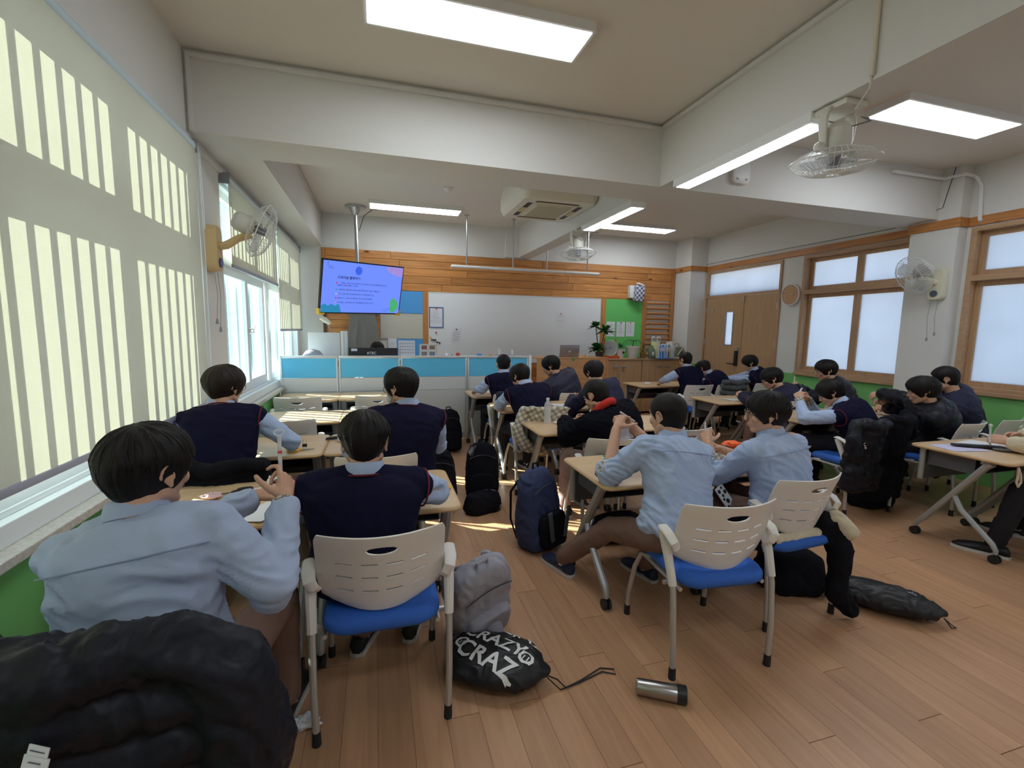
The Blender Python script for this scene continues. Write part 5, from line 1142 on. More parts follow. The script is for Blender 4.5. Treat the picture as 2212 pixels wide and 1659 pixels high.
# ================================================================ bags
def blob_bag(name, label, loc, yaw, size, m, tilt=0, roll=0, lean=0, parts=True, pocket=None, strapm=None, sag=.0, grp=None, soft=.35, seed=1, wr_=.010):
    t = thing(name, label, 'bag', loc, R(yaw), grp); w_, d, h_ = size; b = MB(); rings = []
    Mx_ = rx3(R(tilt))@ry3(R(roll))
    for u, k in ((0, .80), (.03, .95), (.25, 1.04), (.55, 1.0), (.8, .92), (.93, .74), (1.0, .45)):
        rings.append(np.array([(x*k, y*k+lean*u, u*h_) for x, y in rrect(w_, d*(1-.22*u), min(w_, d)*soft, 6)])@Mx_.T)
    b.loft(rings); zmin = min(r_[:, 2].min() for r_ in rings); b.v = [v-V(0, 0, zmin-.004) for v in b.v]; off = V(0, 0, -zmin+.004)
    me = remesh(b, .011, 5); wrinkle(me, wr_, (9, 9, 9), seed); finish(me, 'bag_body', m, t, V(0, 0, 0))
    if parts:
        b = MB(); pr = []
        for u, k in ((.04, .8), (.1, .95), (.32, 1.0), (.44, .85), (.47, .5)): pr.append((np.array([(x*k, y-d*.50-.0, u*h_) for x, y in rrect(w_*.78, d*.38, d*.15, 5)])+V(0, 0, 0))@Mx_.T+off)
        b.loft(pr); me = remesh(b, .010, 4); finish(me, 'front_pocket', pocket or m, t, V(0, 0, 0))
        sm = strapm or blackfab
        b = MB(); P_ = lambda *p: Mx_@V(*p)+off
        b.tube([P_(-.03, 0, h_*.97), P_(-.025, 0, h_*1.06), P_(.025, 0, h_*1.06), P_(.03, 0, h_*.97)], .008, n=6); b.build('handle_loop', sm, t)
        for s in (-1, 1):
            b = MB(); b.tube([P_(s*w_*.2, d*.35, h_*.88), P_(s*w_*.34, d*.60, h_*.7), P_(s*w_*.38, d*.62, h_*.35), P_(s*w_*.36, d*.45, h_*.1)], [.022, .026, .022, .012], n=8, flat=.35); b.build('shoulder_strap', sm, t)
        b = MB(); b.tube([P_(x*.93, -d*.44*(1-.22*.7)-.008, h_*(.70+.10*math.cos(x/w_*3))) for x in np.linspace(-w_*.42, w_*.42, 8)], .003, n=5); b.build('zip', mat('zip_grey', (.06, .06, .07), .4), t)
    return t, Mx_, off
blob_bag('backpack', 'black backpack leaning against the partition, farthest from the camera', (.86, 5.72, 0), 10, (.30, .20, .52), blackfab, tilt=-8, grp='backpacks on the floor', seed=1)
blob_bag('backpack', 'black domed backpack with pleats behind the corner of the near desk', (.46, 3.82, 0), 6, (.33, .24, .52), blackfab, tilt=-5, grp='backpacks on the floor', seed=2)
blob_bag('backpack', 'black backpack standing by the checked jacket chair', (.90, 4.02, 0), -8, (.30, .22, .50), blackfab, tilt=-6, grp='backpacks on the floor', seed=3)
blob_bag('drawstring_bag', 'small black soft bag slumped before the middle backpack', (.84, 3.72, 0), 20, (.34, .20, .17), blackfab, parts=False, seed=4, grp='dark soft bags on the floor', soft=.45)
nav = mat('navy_fabric', (.035, .05, .13), .8, bump=.5, bs=300); gry = mat('slate_fabric', (.09, .10, .12), .8, bump=.5, bs=300)
t, Mx_, off = blob_bag('backpack', 'navy and black backpack with grey stripes beside the propping desk', (1.10, 2.98, 0), 30, (.34, .25, .56), nav, tilt=-6, pocket=blackfab, grp='backpacks on the floor', seed=5)
for s in (-1, 1): MB().box((s*.085, -.172, .22), (.035, .012, .22), rot=ry3(R(s*10))).build('side_stripe', gry, t, bev=.004, label='grey slanted stripe')
blob_bag('drawstring_bag', 'dark bag lying under the desk of the short-haired boy', (1.72, 2.98, 0), 5, (.44, .26, .18), blackfab, parts=False, seed=6, grp='dark soft bags on the floor', soft=.45)
blob_bag('drawstring_bag', 'black bag slumped under the second white chair', (2.42, 2.10, 0), -20, (.40, .30, .24), blackfab, parts=False, seed=7, grp='dark soft bags on the floor', soft=.45)
blob_bag('drawstring_bag', 'black bag under the chair with the two black coats', (4.35, 3.02, 0), 0, (.44, .3, .26), blackfab, parts=False, seed=8, grp='dark soft bags on the floor', soft=.45)
lg = mat('light_grey_fabric', (.36, .36, .42), .85, bump=.5, bs=300)
t, Mx_, off = blob_bag('backpack', 'light grey padded backpack lying beside the nearest white chair', (.47, 2.20, 0), 24, (.32, .20, .50), lg, tilt=28, roll=-16, strapm=lg, grp='backpacks on the floor', seed=9, wr_=.014)
b = MB(); bo = V(-.03, -.16, .12); ax = nrm(V(-.25, .25, 1)); b.cyl(bo, bo+ax*.13, .036, n=18); sb = b.build('side_bottle', whitep, t, bev=.004, label='pale bottle in the side pocket'); b = MB(); b.cyl(bo+ax*.13, bo+ax*.165, .030, n=18); b.build('bottle_cap', greyp, sb, bev=.004)
b = MB(); b.cap(bo-ax*.05, bo+ax*.07, .050, .052, 14); b.build('side_pocket', lg, t)
# drawstring bag with lettering
def pouch(name, label, loc, yaw, L, W_, Hh, m, seed, cord):
    t = thing(name, label, 'bag', loc, R(yaw), 'drawstring bags on the floor'); b = MB(); rings = []
    for u, k, hh in ((0, .35, .4), (.04, .75, .8), (.15, .95, 1), (.5, 1.0, 1.05), (.75, .88, .9), (.90, .55, .6), (.97, .22, .3), (1.0, .15, .22)):
        n = 24; rings.append(np.array([((u-.5)*L, W_/2*k*math.cos(a), Hh*.5+Hh*.5*hh*math.sin(a)*(1 if math.sin(a) > 0 else .95)) for a in [2*PI*i/n for i in range(n)]]))
    b.loft(rings); me = remesh(b, .008, 3); wrinkle(me, .009, (11, 11, 9), seed)
    P = getv(me); P[:, 2] = np.maximum(P[:, 2]-P[:, 2].min(), .001); setv(me, P)
    finish(me, 'bag_body', m, t, V(0, 0, 0)); 
    if cord: b = MB(); b.tube(cord, .0032, n=6); b.build('drawstring', dark, t)
    return t, me
sat = mat('black_satin', (.012, .012, .015), .45, bump=.3, bs=60)
t, me = pouch('drawstring_bag', 'black drawstring bag printed with large white letters beside the grey backpack', (.50, 1.84, 0), -30, .46, .32, .14, sat, 12, [(.20, 0, .05), (.26, .03, .012), (.30, .0, .006), (.36, .06, .005), (.44, .16, .005), (.50, .17, .005), (.51, .14, .005), (.45, .14, .005), (.36, .05, .006), (.28, -.02, .008), (.20, 0, .05)])
from mathutils.bvhtree import BVHTree
def decal(t, me, strings, m):
    bm = bmesh.new(); bm.from_mesh(me); bv = BVHTree.FromBMesh(bm)
    for s, size, x, y, rot, xs in strings:
        o = text(s, size, m, t, (0, 0, 0), (0, 0, 0), 'lettering', 'CENTER', depth=.0, bold=size*.022); q = o.data
        b2 = bmesh.new(); b2.from_mesh(q); bmesh.ops.triangulate(b2, faces=b2.faces)
        for _ in range(2):
            es = [e for e in b2.edges if e.calc_length() > .014]
            if es: bmesh.ops.subdivide_edges(b2, edges=es, cuts=1); bmesh.ops.triangulate(b2, faces=b2.faces)
        c, s_ = math.cos(R(rot)), math.sin(R(rot)); kill = []
        for v in b2.verts:
            X, Y = v.co.x*xs, v.co.y; p = Vector((x+X*c-Y*s_, y+X*s_+Y*c, 1)); h_ = bv.ray_cast(p, Vector((0, 0, -1)))
            if h_[0] is None: kill.append(v)
            else: v.co = h_[0]+h_[1]*.0022+Vector((0, 0, .0012))
        bmesh.ops.delete(b2, geom=kill, context='VERTS'); b2.to_mesh(q); b2.free(); q.update()
    bm.free()
decal(t, me, [('CRAZ', .115, -.045, -.075, -16, .95), ('CRAZY', .105, -.035, .035, -16, .9), ('CRAZ', .08, .08, .12, -16, 1.0), ('11', .040, .125, -.03, -16, 1), ('O', .095, .125, -.03, -16, 1), ('O', .085, -.175, -.01, -16, 1), ('11', .03, -.175, -.01, -16, 1)], whitep)
t, me = pouch('drawstring_bag', 'plain black drawstring bag on the floor at the right, foot of the coat', (2.77, 1.76, 0), -52, .50, .26, .13, sat, 15, [(.24, .0, .04), (.27, .03, .006), (.29, .0, .005), (.27, -.02, .006), (.24, .0, .04)])
decal(t, me, [('MD', .03, -.02+.12, .0, 20, 1)], greyp)
# ================================================================ small things on the floor
t = thing('tumbler', 'brushed steel tumbler with black lid lying on the floor', 'tumbler', (1.135, 1.535, .036), R(-30)); Mr = ry3(PI/2)
b = MB(); b.lathe([(.0, -.105), (.029, -.105), (.032, -.10), (.035, .06), (.0, .06)], n=32, rot=Mr); b.build('flask_body', mat('tumbler_steel', (.42, .40, .39), .28, metal=1, bump=.1, bs=400, stretch=(.02, 1, 1)), t, ang=50)
b = MB(); b.lathe([(.0, .06), (.0365, .06), (.0365, .098), (.033, .10), (.0, .10)], n=32, rot=Mr); b.build('lid', dark, t, ang=50)
def crumple(name, label, loc, size, m, cat='tissue', seed=1):
    b = MB(); b.sph((0, 0, 0), size, 18, 12); me = b.mesh(); P = getv(me)
    for i, p in enumerate(P):
        q = Vector(p*40/max(.5, size[0]*12))+Vector((seed*5, 0, 0)); k = 1+.55*noise.noise(q)+.3*noise.noise(q*2.3); P[i] = p*k
    P[:, 2] -= P[:, 2].min(); setv(me, P); me.materials.append(m); o = bpy.data.objects.new(name, me); put(o); o.location = loc; tag(o, label, cat); return o
crumple('crumpled_tissue', 'crumpled white tissue on the floor by the front chair leg', (-.30, 1.77, 0), (.055, .03, .022), paper, seed=3)
# ================================================================ things on desks
DZT = .7215
def scissors(x, y, a, m, label, grp='scissors on the desks'):
    t = thing('scissors', label, 'scissors', (x, y, DZT), R(a), grp)
    b = MB(); b.add([(0, 0, .002), (.09, .004, .002), (.0, .012, .002), (0, 0, .006), (.09, .004, .004), (.0, .012, .006)], [(0, 2, 1), (3, 4, 5), (0, 1, 4, 3), (1, 2, 5, 4), (2, 0, 3, 5)]); b.add([(0, 0, .002), (.09, -.004, .002), (.0, -.012, .002), (0, 0, .006), (.09, -.004, .004), (.0, -.012, .006)], [(0, 1, 2), (3, 5, 4), (0, 3, 4, 1), (1, 4, 5, 2), (2, 5, 3, 0)]); b.build('blades', steel if m is not yel else greyp, t, smooth=False)
    for s in (-1, 1): b = MB(); b.tube([(-.045+.032*math.cos(q), s*.024+.018*math.sin(q), .008) for q in [2*PI*i/16 for i in range(16)]], .006, n=6, closed=True); b.tube([(-.015, s*.014, .008), (.012, s*.003, .006)], .006, n=6); b.build('finger_loop', m, t)
scissors(.27, 2.33, 150, yel, 'yellow-handled scissors at the right end of the front desk'); scissors(-.40, 2.30, 60, yel, 'yellow-handled scissors partly under the vest boy elbow'); scissors(-.70, 2.50, 190, dark, 'black-handled scissors on the window-side front desk'); scissors(2.36, 2.52, 170, dark, 'black scissors before the boy in glasses')
scissors(-.52, 3.30, 10, yel, 'yellow-handled scissors under the binder clip on the second desk')
def sheetd(x, y, w_, l, a, label, m=None, z=DZT, grp='papers on the desks', curl=.0):
    t = tag(MB().add([(-w_/2, -l/2, 0), (0, -l/2, .001), (w_/2, -l/2, curl), (w_/2, l/2, .0), (0, l/2, .002), (-w_/2, l/2, curl*.6), (-w_/2, -l/2, -.0008), (0, -l/2, .0002), (w_/2, -l/2, curl-.0008), (w_/2, l/2, -.0008), (0, l/2, .0012), (-w_/2, l/2, curl*.6-.0008)], [(0, 1, 4, 5), (1, 2, 3, 4), (6, 11, 10, 7), (7, 10, 9, 8), (0, 6, 7, 1), (1, 7, 8, 2), (2, 8, 9, 3), (3, 9, 10, 4), (4, 10, 11, 5), (5, 11, 6, 0)]).build('paper_sheet', m or paper, loc=(x, y, z+.001)), label, 'paper', grp); t.rotation_euler = (0, 0, R(a)); return t
sheetd(-.60, 2.50, .16, .10, 20, 'small white sheet under the black scissors'); sheetd(-.50, 2.20, .15, .21, -30, 'white sheet between the two front boys', curl=.01)
sheetd(-.36, 2.45, .14, .20, 70, 'lilac print by the elbow of the broad vest boy', mat('lilac_paper', (.45, .48, .62), .8))
sheetd(2.42, 2.42, .21, .28, 25, 'white sheet at the edge of the desk by the orange wrapper'); sheetd(1.66, 2.30, .20, .14, 8, 'white sheet under the forearm of the short-haired boy')
sheetd(1.62, 3.76, .21, .16, 15, 'crumpled white sheet left of the black fleece sleeve', curl=.03); sheetd(1.98, 4.72, .24, .18, 5, 'white sheet on the desk left of the red collar', curl=.02)
sheetd(4.85, 3.72, .28, .21, 20, 'white sheets before the boy in the black padded coat', curl=.01); sheetd(5.2, 3.60, .26, .2, -10, 'tan folder beside the papers of the padded coat boy', mat('tan_card', (.6, .45, .28), .8))
sheetd(4.32, 4.75, .22, .15, 12, 'white scraps before the navy boy with glasses', curl=.02); sheetd(5.1, 4.72, .2, .28, 0, 'printed pink and white sheet before the boy with the straw', mat('pink_paper', (.75, .6, .62), .8))
sheetd(4.22, 2.32, .30, .21, -12, 'lavender sheet at the left of the right edge desk', mat('lavender_paper', (.62, .60, .82), .8)); sheetd(4.52, 2.36, .30, .21, 8, 'white sheet in the middle of the right edge desk'); sheetd(4.55, 2.18, .2, .14, -20, 'pinkish printed sheet on the right edge desk', mat('pink_print', (.72, .55, .55), .8), z=DZT+.003)
sheetd(1.32, 5.82, .16, .1, 0, 'reddish printed slip on the desk at the partition end', mat('red_slip', (.7, .35, .3), .8))
def pouchd(x, y, z, sx, sy, sz, a, m, label, cat='pencil case', name='pencil_case', grp=None, lw=0):
    b = MB(); b.loft([np.array([(p*k, q*k, zz*sz) for p, q in rrect(sx, sy, min(sx, sy)*.3, 5)]) for zz, k in ((0, .9), (.15, 1), (.7, .97), (1, .8))]); me = evalmesh(b.mesh(), [('SUBSURF', dict(levels=2, render_levels=2))]); wrinkle(me, .004, (18, 18, 18), int(x*9))
    P = getv(me); P[:, 2] -= P[:, 2].min(); setv(me, P); me.materials.append(m); me.shade_smooth(); o = bpy.data.objects.new(name, me); put(o); o.location = (x, y, z); o.rotation_euler = (0, 0, R(a)); tag(o, label, cat, grp)
    b = MB(); b.tube([(-sx*.4, 0, sz*1.0), (0, .004, sz*1.03), (sx*.4, 0, sz*1.0)], .002, n=5); b.build('zip', greyp, o); return o
pouchd(-.47, 2.56, DZT, .18, .09, .035, 10, blackfab, 'dark grey pencil case between the front boys'); pouchd(1.58, 2.62, DZT, .24, .11, .012, -18, mat('navy_pouch', (.03, .035, .06), .8), 'flat navy pouch beside the green-capped glue bottle'); pouchd(2.30, 2.66, DZT, .20, .10, .035, -8, blackfab, 'black pouch beside the orange wrapper')
pouchd(4.36, 2.28, DZT+.004, .34, .06, .02, -32, dark, 'long black pen case on the right edge desk'); pouchd(4.50, 2.14, DZT+.004, .26, .09, .012, -32, greyp, 'grey flat case at the near edge of the right edge desk')
pouchd(-.22, 3.52, DZT, .16, .09, .05, 10, mat('white_cloth', (.8, .8, .8), .9), 'folded white cloth on the desk of the masked boy', 'cloth', 'folded_cloth'); pouchd(-.34, 3.58, DZT, .10, .025, .02, 25, dark, 'small black marker pouch beside the folded white cloth', 'pencil case')
crumple('orange_wrapper', 'crumpled bright orange plastic wrapper on the desk', (2.46, 2.70, DZT), (.085, .035, .022), mat('orange_film', (.95, .16, .04), .35), 'wrapper', 5); crumple('orange_wrapper', 'small orange scrap right of the crumpled orange wrapper', (2.485, 2.55, DZT), (.03, .02, .012), mat('orange_film', (.95, .16, .04), .35), 'wrapper', 6)
crumple('plastic_film', 'clear crinkled film at the right end of the front desk', (.22, 2.52, DZT), (.06, .03, .008), mat('clear_film', (.85, .86, .88), .15, alpha=.45), 'film', 7); crumple('paper_scraps', 'small white scraps on the desk beside the cabinets', (4.15, 6.45, DZT), (.05, .03, .015), paper, 'paper', 8); crumple('craft_pieces', 'pink and white craft pieces beside the black scissors', (-.78, 2.44, DZT), (.045, .03, .012), mat('craft_pink', (.7, .5, .55), .6), 'craft pieces', 9)
def bottle(x, y, z, h_, r_, m, cm, label, cat='bottle', name='glue_bottle', neck=.3, grp='small glue bottles'):
    t = thing(name, label, cat, (x, y, z), 0, grp); b = MB(); b.lathe([(r_*.9, 0), (r_, h_*.05), (r_, h_*.62), (r_*.85, h_*.72), (r_*.4, h_*.8), (r_*.38, h_*.84), (0, h_*.84)], n=20); b.build('bottle_body', m, t)
    b = MB(); b.lathe([(r_*.48, h_*.80), (r_*.48, h_*.88), (r_*.22, h_*.97), (r_*.15, h_), (0, h_)], n=16); b.build('cap', cm, t); return t
bottle(1.33, 2.50, DZT, .075, .014, mat('glue_white', (.75, .78, .78), .3), mat('green_cap', (.05, .55, .25), .4), 'small glue bottle with green cap on the propping desk'); bottle(-.545, 2.53, DZT, .07, .014, whitep, whitep, 'small white glue bottle behind the reaching hand')
t = thing('water_bottle', 'clear ribbed water bottle with white cap standing on a desk', 'bottle', (1.46, 3.84, DZT)); gp = mat('clear_pet', (.86, .90, .93), .08, alpha=.38, spec=.8)
pr = [(.030, 0), (.033, .008)]
for k in range(9): pr += [(.0325, .015+k*.015), (.0295, .0225+k*.015)]
pr += [(.032, .155), (.030, .172), (.016, .198), (.0125, .203), (.0125, .212)]; b = MB(); b.lathe(pr, n=24); b.build('bottle_body', gp, t, ang=60); b = MB(); b.lathe([(.0145, .208), (.0145, .228), (0, .228)], n=18); b.build('cap', whitep, t)
t = thing('binder_clip', 'wire binder clip standing on yellow-handled scissors, second desk', 'clip', (-.50, 3.37, DZT+.02)); b = MB(); b.tube([(-.006, 0, 0), (-.01, 0, .03), (0, 0, .042), (.01, 0, .03), (.006, 0, 0)], .0016, n=5); b.build('wire_handle', chrome, t); MB().box((0, 0, -.004), (.03, .012, .02)).build('clip_body', dark, t)
t = thing('rope_loop', 'beige cord loop hanging from the right edge desk', 'cord', (4.12, 1.93, .69)); b = MB(); b.tube([(0, 0, 0), (-.012, -.01, -.05), (-.022, -.012, -.10), (0, -.012, -.13), (.024, -.012, -.10), (.014, -.01, -.05), (0, 0, 0)], .007, n=8); b.build('loop', creamk, t)
# straws and paper held in hands
def hc_(Q, s):
    kn, lat = Q[2][s]; return (kn[1]+kn[2])/2
clear = mat('straw_clear', (.85, .87, .9), .1, alpha=.5)
p = hc_(A_, 1); t = thing('decorated_straw', 'thin clear tube with red and white beads held up by the window boy', 'straw', tuple(p+V(-.02, .012, -.035)))
b = MB(); b.cyl((0, 0, -.02), (0, 0, .165), .0065, n=12); b.build('tube', clear, t)
for k, (z, r_, m) in enumerate(((.045, .006, greyp), (.065, .006, mat('bead_pink', (.8, .4, .35), .4)), (.088, .006, whitep), (.118, .0075, redp), (.14, .006, whitep))): MB().sph((0, 0, z), (r_, r_, .009), 10, 8).build('bead', m, t)
b = MB(); b.tube([(.016*math.cos(a), .004*math.sin(a), .185+.010*math.sin(a)) for a in [2*PI*i/14 for i in range(14)]], .003, n=5, closed=True); b.sph((0, 0, .168), .008, 8, 6); b.build('bulb_end', clear, t)
p = hc_(E_, -1); t = thing('straw', 'white straw pinched between the hands of the short-haired boy', 'straw', tuple(p)); MB().cyl((-.01, .0, .03), (.10, .02, -.035), .005, n=10).build('tube', whitep, t)
t = thing('tissue_sheet', 'white tissue hanging from the raised hand of the short-haired boy', 'tissue', tuple(p+V(.03, .03, -.02))); b = MB(); n = 8; v = [((i/n-.5)*(.06+.09*(j/n))+.01*math.sin(j), .012*math.sin(i*1.4+j*.5), -j/n*.13+.02*abs(i/n-.5)) for j in range(n+1) for i in range(n+1)]
b.add(v, [(j*(n+1)+i, j*(n+1)+i+1, (j+1)*(n+1)+i+1, (j+1)*(n+1)+i) for j in range(n) for i in range(n)]); b.build('sheet', paper, t, fixn=False)
p = hc_(P_, -1); t = thing('straw', 'white straw upright in the hands of the black coated boy', 'straw', tuple(p)); MB().cyl((0, 0, -.01), (0, 0, .085), .006, n=8).build('tube', whitep, t)
p = hc_(Q_, -1); t = thing('straw', 'white tube held to the face of the bent vest boy', 'straw', tuple(p)); MB().cyl((-.01, -.01, -.03), (.03, -.02, .05), .008, n=8).build('tube', whitep, t)
p = hc_(R_, -1); t = thing('straw', 'thin straw dangling from the outstretched hand', 'straw', tuple(p)); MB().cyl((0, 0, -.09), (.0, 0, .0), .004, n=8).build('tube', clear, t)
p = hc_(T_, -1); t = thing('straw', 'clear straw held by the cream-sleeved person at the right', 'straw', tuple(p)); MB().cyl((-.03, 0, -.03), (-.045, 0, .09), .006, n=8).build('tube', clear, t); MB().sph((-.046, 0, .10), .012, 10, 8).build('bulb_end', clear, t)
p = hc_(F_, -1); t = thing('straw', 'thin white straw in the hand of the boy in glasses', 'straw', tuple(p)); MB().cyl((0, 0, -.03), (.0, 0.01, .06), .0045, n=8).build('tube', whitep, t)
# phone with black and white case
t = thing('phone', 'phone in a black and white patterned case leaning by the boy in glasses', 'phone', (1.93, 2.13, .60)); t.rotation_euler = (R(60), R(-20), R(20)); MB().box((0, 0, 0), (.075, .15, .01)).build('phone_case', mat('case_white', (.8, .8, .8), .5), t, bev=.004)
b = MB()
for q, (x, y, r_) in enumerate(((-.02, .05, .012), (.01, .06, .008), (.02, .03, .013), (-.01, .02, .01), (.0, -.02, .014), (.02, -.05, .01), (-.02, -.05, .012), (-.02, -.0, .009))): b.cyl((x, y, .0052), (x, y, .0058), r_, n=9); b.cyl((x, y, -.0052), (x, y, -.0058), r_, n=9)
b.build('case_pattern', dark, t, smooth=False, kind='stuff')
# ================================================================ teacher shelf things
SZ = 1.131
t = thing('whiteboard_easel', 'blank white board standing behind the partition at the window end', 'board', (-.73, 6.95, SZ)); MB().b2((-.21, -.01, 0), (.21, .01, .345)).build('panel', pw, t, bev=.004)
t = thing('white_case', 'narrow white case beside the blank white board', 'case', (-.465, 6.97, SZ)); MB().b2((-.045, -.05, 0), (.045, .05, .37)).build('case_body', whitep, t, bev=.006); MB().b2((-.005, -.052, .02), (.0, -.05, .35)).build('seam', greyp, t, smooth=False)
t = thing('peaked_cap', 'grey peaked cap lying on top of the partition shelf', 'cap', (-.84, 6.62, SZ)); b = MB(); b.lathe([(.13, 0), (.125, .05), (.09, .10), (.03, .125), (0, .128)], n=20); b.build('crown', lg, t); b = MB(); b.tube([(.10, -.02, .01), (.17, -.03, .012), (.18, -.03, .01)], [.05, .03, .01], n=10, flat=.25); b.build('brim', lg, t)
t = thing('monitor', 'black computer monitor seen from behind with white maker lettering', 'monitor', (-.07, 6.9, SZ)); MB().b2((-.34, -.02, .0), (.34, .03, .135)).build('rear_cover', dark, t, bev=.008); MB().b2((-.30, -.022, .09), (-.22, -.019, .125)).build('sticker', paper, t, smooth=False); text('ATEC', .05, whitep, t, (-.09, -.0225, .06), RF, 'lettering', sp=1.05, bold=.001)
t = thing('desk_calendar', 'paper calendar sheet standing right of the monitor', 'calendar', (.40, 6.95, SZ)); MB().box((0, 0, .12), (.24, .004, .25), rot=rx3(R(-8))).build('sheet', paper, t, smooth=False); b = MB()
for i in range(6):
    for j in range(4): b.box((-.09+i*.036, -.008-j*.004, .20-j*.045), (.018, .002, .012))
b.build('print', mat('faint_print', (.35, .36, .42), .9), t, smooth=False, kind='stuff')
t = thing('photo_board', 'small board with four framed photos on the partition shelf', 'photo board', (.70, 6.8, SZ)); MB().b2((-.13, -.01, 0), (.13, .02, .20)).build('backing', mat('beige_card', (.6, .56, .48), .8), t, bev=.003)
for i in range(2):
    for j in range(2):
        f_ = MB().b2((-.11+i*.115, -.014, .02+j*.09), (-.01+i*.115, -.01, .10+j*.09)).build('photo_mount', whitep, t, smooth=False); MB().b2((-.10+i*.115, -.016, .03+j*.09), (-.02+i*.115, -.014, .09+j*.09)).build('photo', mat('photo%d' % (i*2+j), ((.25, .22, .2), (.3, .12, .1), (.2, .25, .3), (.28, .2, .15))[i*2+j], .4, var=.9, vsc=60), f_, smooth=False)
t = thing('pump_bottle', 'small white pump bottle on the partition shelf', 'bottle', (.96, 6.8, SZ)); b = MB(); b.lathe([(.025, 0), (.027, .05), (.012, .065), (.01, .085), (0, .085)], n=16); b.build('bottle_body', whitep, t); b = MB(); b.box((.01, 0, .092), (.045, .014, .012)); b.build('pump', whitep, t)
t = thing('tape_dispenser', 'yellow tape dispenser on the partition shelf', 'tape dispenser', (1.12, 6.8, SZ)); MB().b2((-.075, -.02, 0), (.075, .02, .03)).build('base', yel, t, bev=.008); b = MB(); b.cyl((.015, -.012, .045), (.015, .012, .045), .03, n=18); b.build('tape_roll', redp, t); MB().b2((-.075, -.01, .03), (-.06, .01, .05)).build('cutter', greyp, t)
t = thing('note_block', 'blue note block on the partition shelf', 'notes', (1.45, 6.75, SZ)); MB().b2((-.035, -.02, 0), (.035, .02, .06)).build('block', bluep, t)
t = thing('orange_figure', 'tiny orange toy block left of the acrylic tray', 'toy', (1.62, 6.75, SZ)); MB().box((0, 0, .02), (.05, .03, .035)).build('body', mat('orange_plastic', (.85, .3, .08), .5), t, bev=.004); MB().sph((0, 0, .05), .018, 10, 8).build('top', mat('orange_plastic', (.85, .3, .08), .5), t)
t = thing('acrylic_tray', 'clear acrylic tray on a stack of papers at the partition end', 'tray', (1.86, 6.75, SZ)); 
for k in range(4): MB().b2((-.14, -.1, k*.012), (.16-.01*k, .1, k*.012+.009)).build('paper_stack', (paper, gry, paper, lg)[k], t, smooth=False)
MB().b2((-.10, -.06, .05), (-.095, .06, .14)).build('divider', clear, t, smooth=False); MB().b2((.10, -.06, .05), (.105, .06, .12)).build('divider', clear, t, smooth=False); MB().b2((-.10, -.06, .046), (.105, .06, .05)).build('tray_base', clear, t, smooth=False)
LZ = 1.106
t = thing('laptop', 'open silver laptop seen from behind on the orange wood desk', 'laptop', (3.14, 7.28, LZ)); MB().box((0, .0, .105), (.36, .008, .22), rot=rx3(R(8))).build('screen_lid', mat('laptop_silver', (.42, .40, .42), .35, metal=.7), t, bev=.003); MB().b2((-.18, .01, 0), (.18, .24, .014)).build('keyboard_base', mat('laptop_silver', (.42, .40, .42), .35, metal=.7), t, bev=.003); b = MB(); b.cyl((0, -.006, .10), (0, -.004, .10), .018, n=16); b.build('lid_emblem', whitep, t)
t = thing('green_sticker', 'green tape tab on the front of the orange wood desk', 'sticker', (3.16, 7.158, 1.07)); b = MB(); b.prism([(-.035, .015), (.035, .015), (.0, -.03)], (0, 0, 0), (1, 0, 0), (0, 0, 1), (0, -1, 0), .002); b.build('tab', mat('green_tape', (.05, .5, .2), .5), t, smooth=False)
t = thing('glue_sticks', 'row of small yellow and white pots beside the laptop', 'pots', (3.44, 7.3, LZ))
for k in range(3): b = MB(); b.cyl((k*.035-.03, 0, 0), (k*.035-.03, 0, .04), .014, n=12); b.build('pot', yel if k < 2 else whitep, t)
# cabinet top things
CZ = 1.061; leafm = mat('leaf_green', (.035, .17, .035), .45, var=.35, vsc=20); stemm = mat('stem_brown', (.16, .11, .05), .8)
def leaves(t, c, n, L, w_, seed, up=.6, droop=.5):
    rn = random.Random(seed)
    protos = []
    for k in range(n):
        a = rn.uniform(0, 2*PI); el = rn.uniform(-.1, 1)*up; l = L*rn.uniform(.7, 1.1); d = V(math.cos(a)*math.cos(el), math.sin(a)*math.cos(el), math.sin(el)); s_ = nrm(np.cross(d, V(0, 0, 1))); v = []
        for u, ww in ((0, .15), (.3, .9), (.6, 1), (.85, .6), (1, .05)):
            p = np.array(c)+d*l*u+V(0, 0, -droop*l*u*u); v += [p-s_*ww*w_/2, p+V(0, 0, -.12*w_*ww), p+s_*ww*w_/2]
        f = [(i*3+j, i*3+j+1, i*3+j+4, i*3+j+3) for i in range(4) for j in range(2)]; MB().add(v, f).build('leaf', leafm, t, fixn=False)
def pot(t, r0, r1, h_, m, z=0): b = MB(); b.lathe([(r0, z), (r0*1.02, z+.01), (r1, z+h_*.88), (r1*1.06, z+h_*.9), (r1*1.06, z+h_), (r1*.92, z+h_), (r1*.9, z+h_*.9), (0, z+h_*.9)], n=24); return b.build('pot', m, t, ang=40)
t = thing('tall_potted_plant', 'tall leafy plant with three green clumps beside the laptop', 'plant', (3.93, 7.72, CZ)); pot(t, .06, .08, .12, mat('dark_pot', (.08, .06, .05), .6))
for (x, z), tp in (((-.06, .36), (-.10, .62)), ((.05, .30), (.10, .58))): b = MB(); b.tube([(0, 0, .1), (x, 0, z), (tp[0], 0, tp[1])], .010, n=6); b.build('stem', stemm, t)
leaves(t, (-.10, 0, .58), 50, .17, .055, 1, up=1.2, droop=.3); leaves(t, (.10, 0, .50), 64, .20, .06, 2, up=1.3, droop=.3); leaves(t, (-.06, -.02, .17), 80, .21, .06, 3, up=1.3, droop=.3)
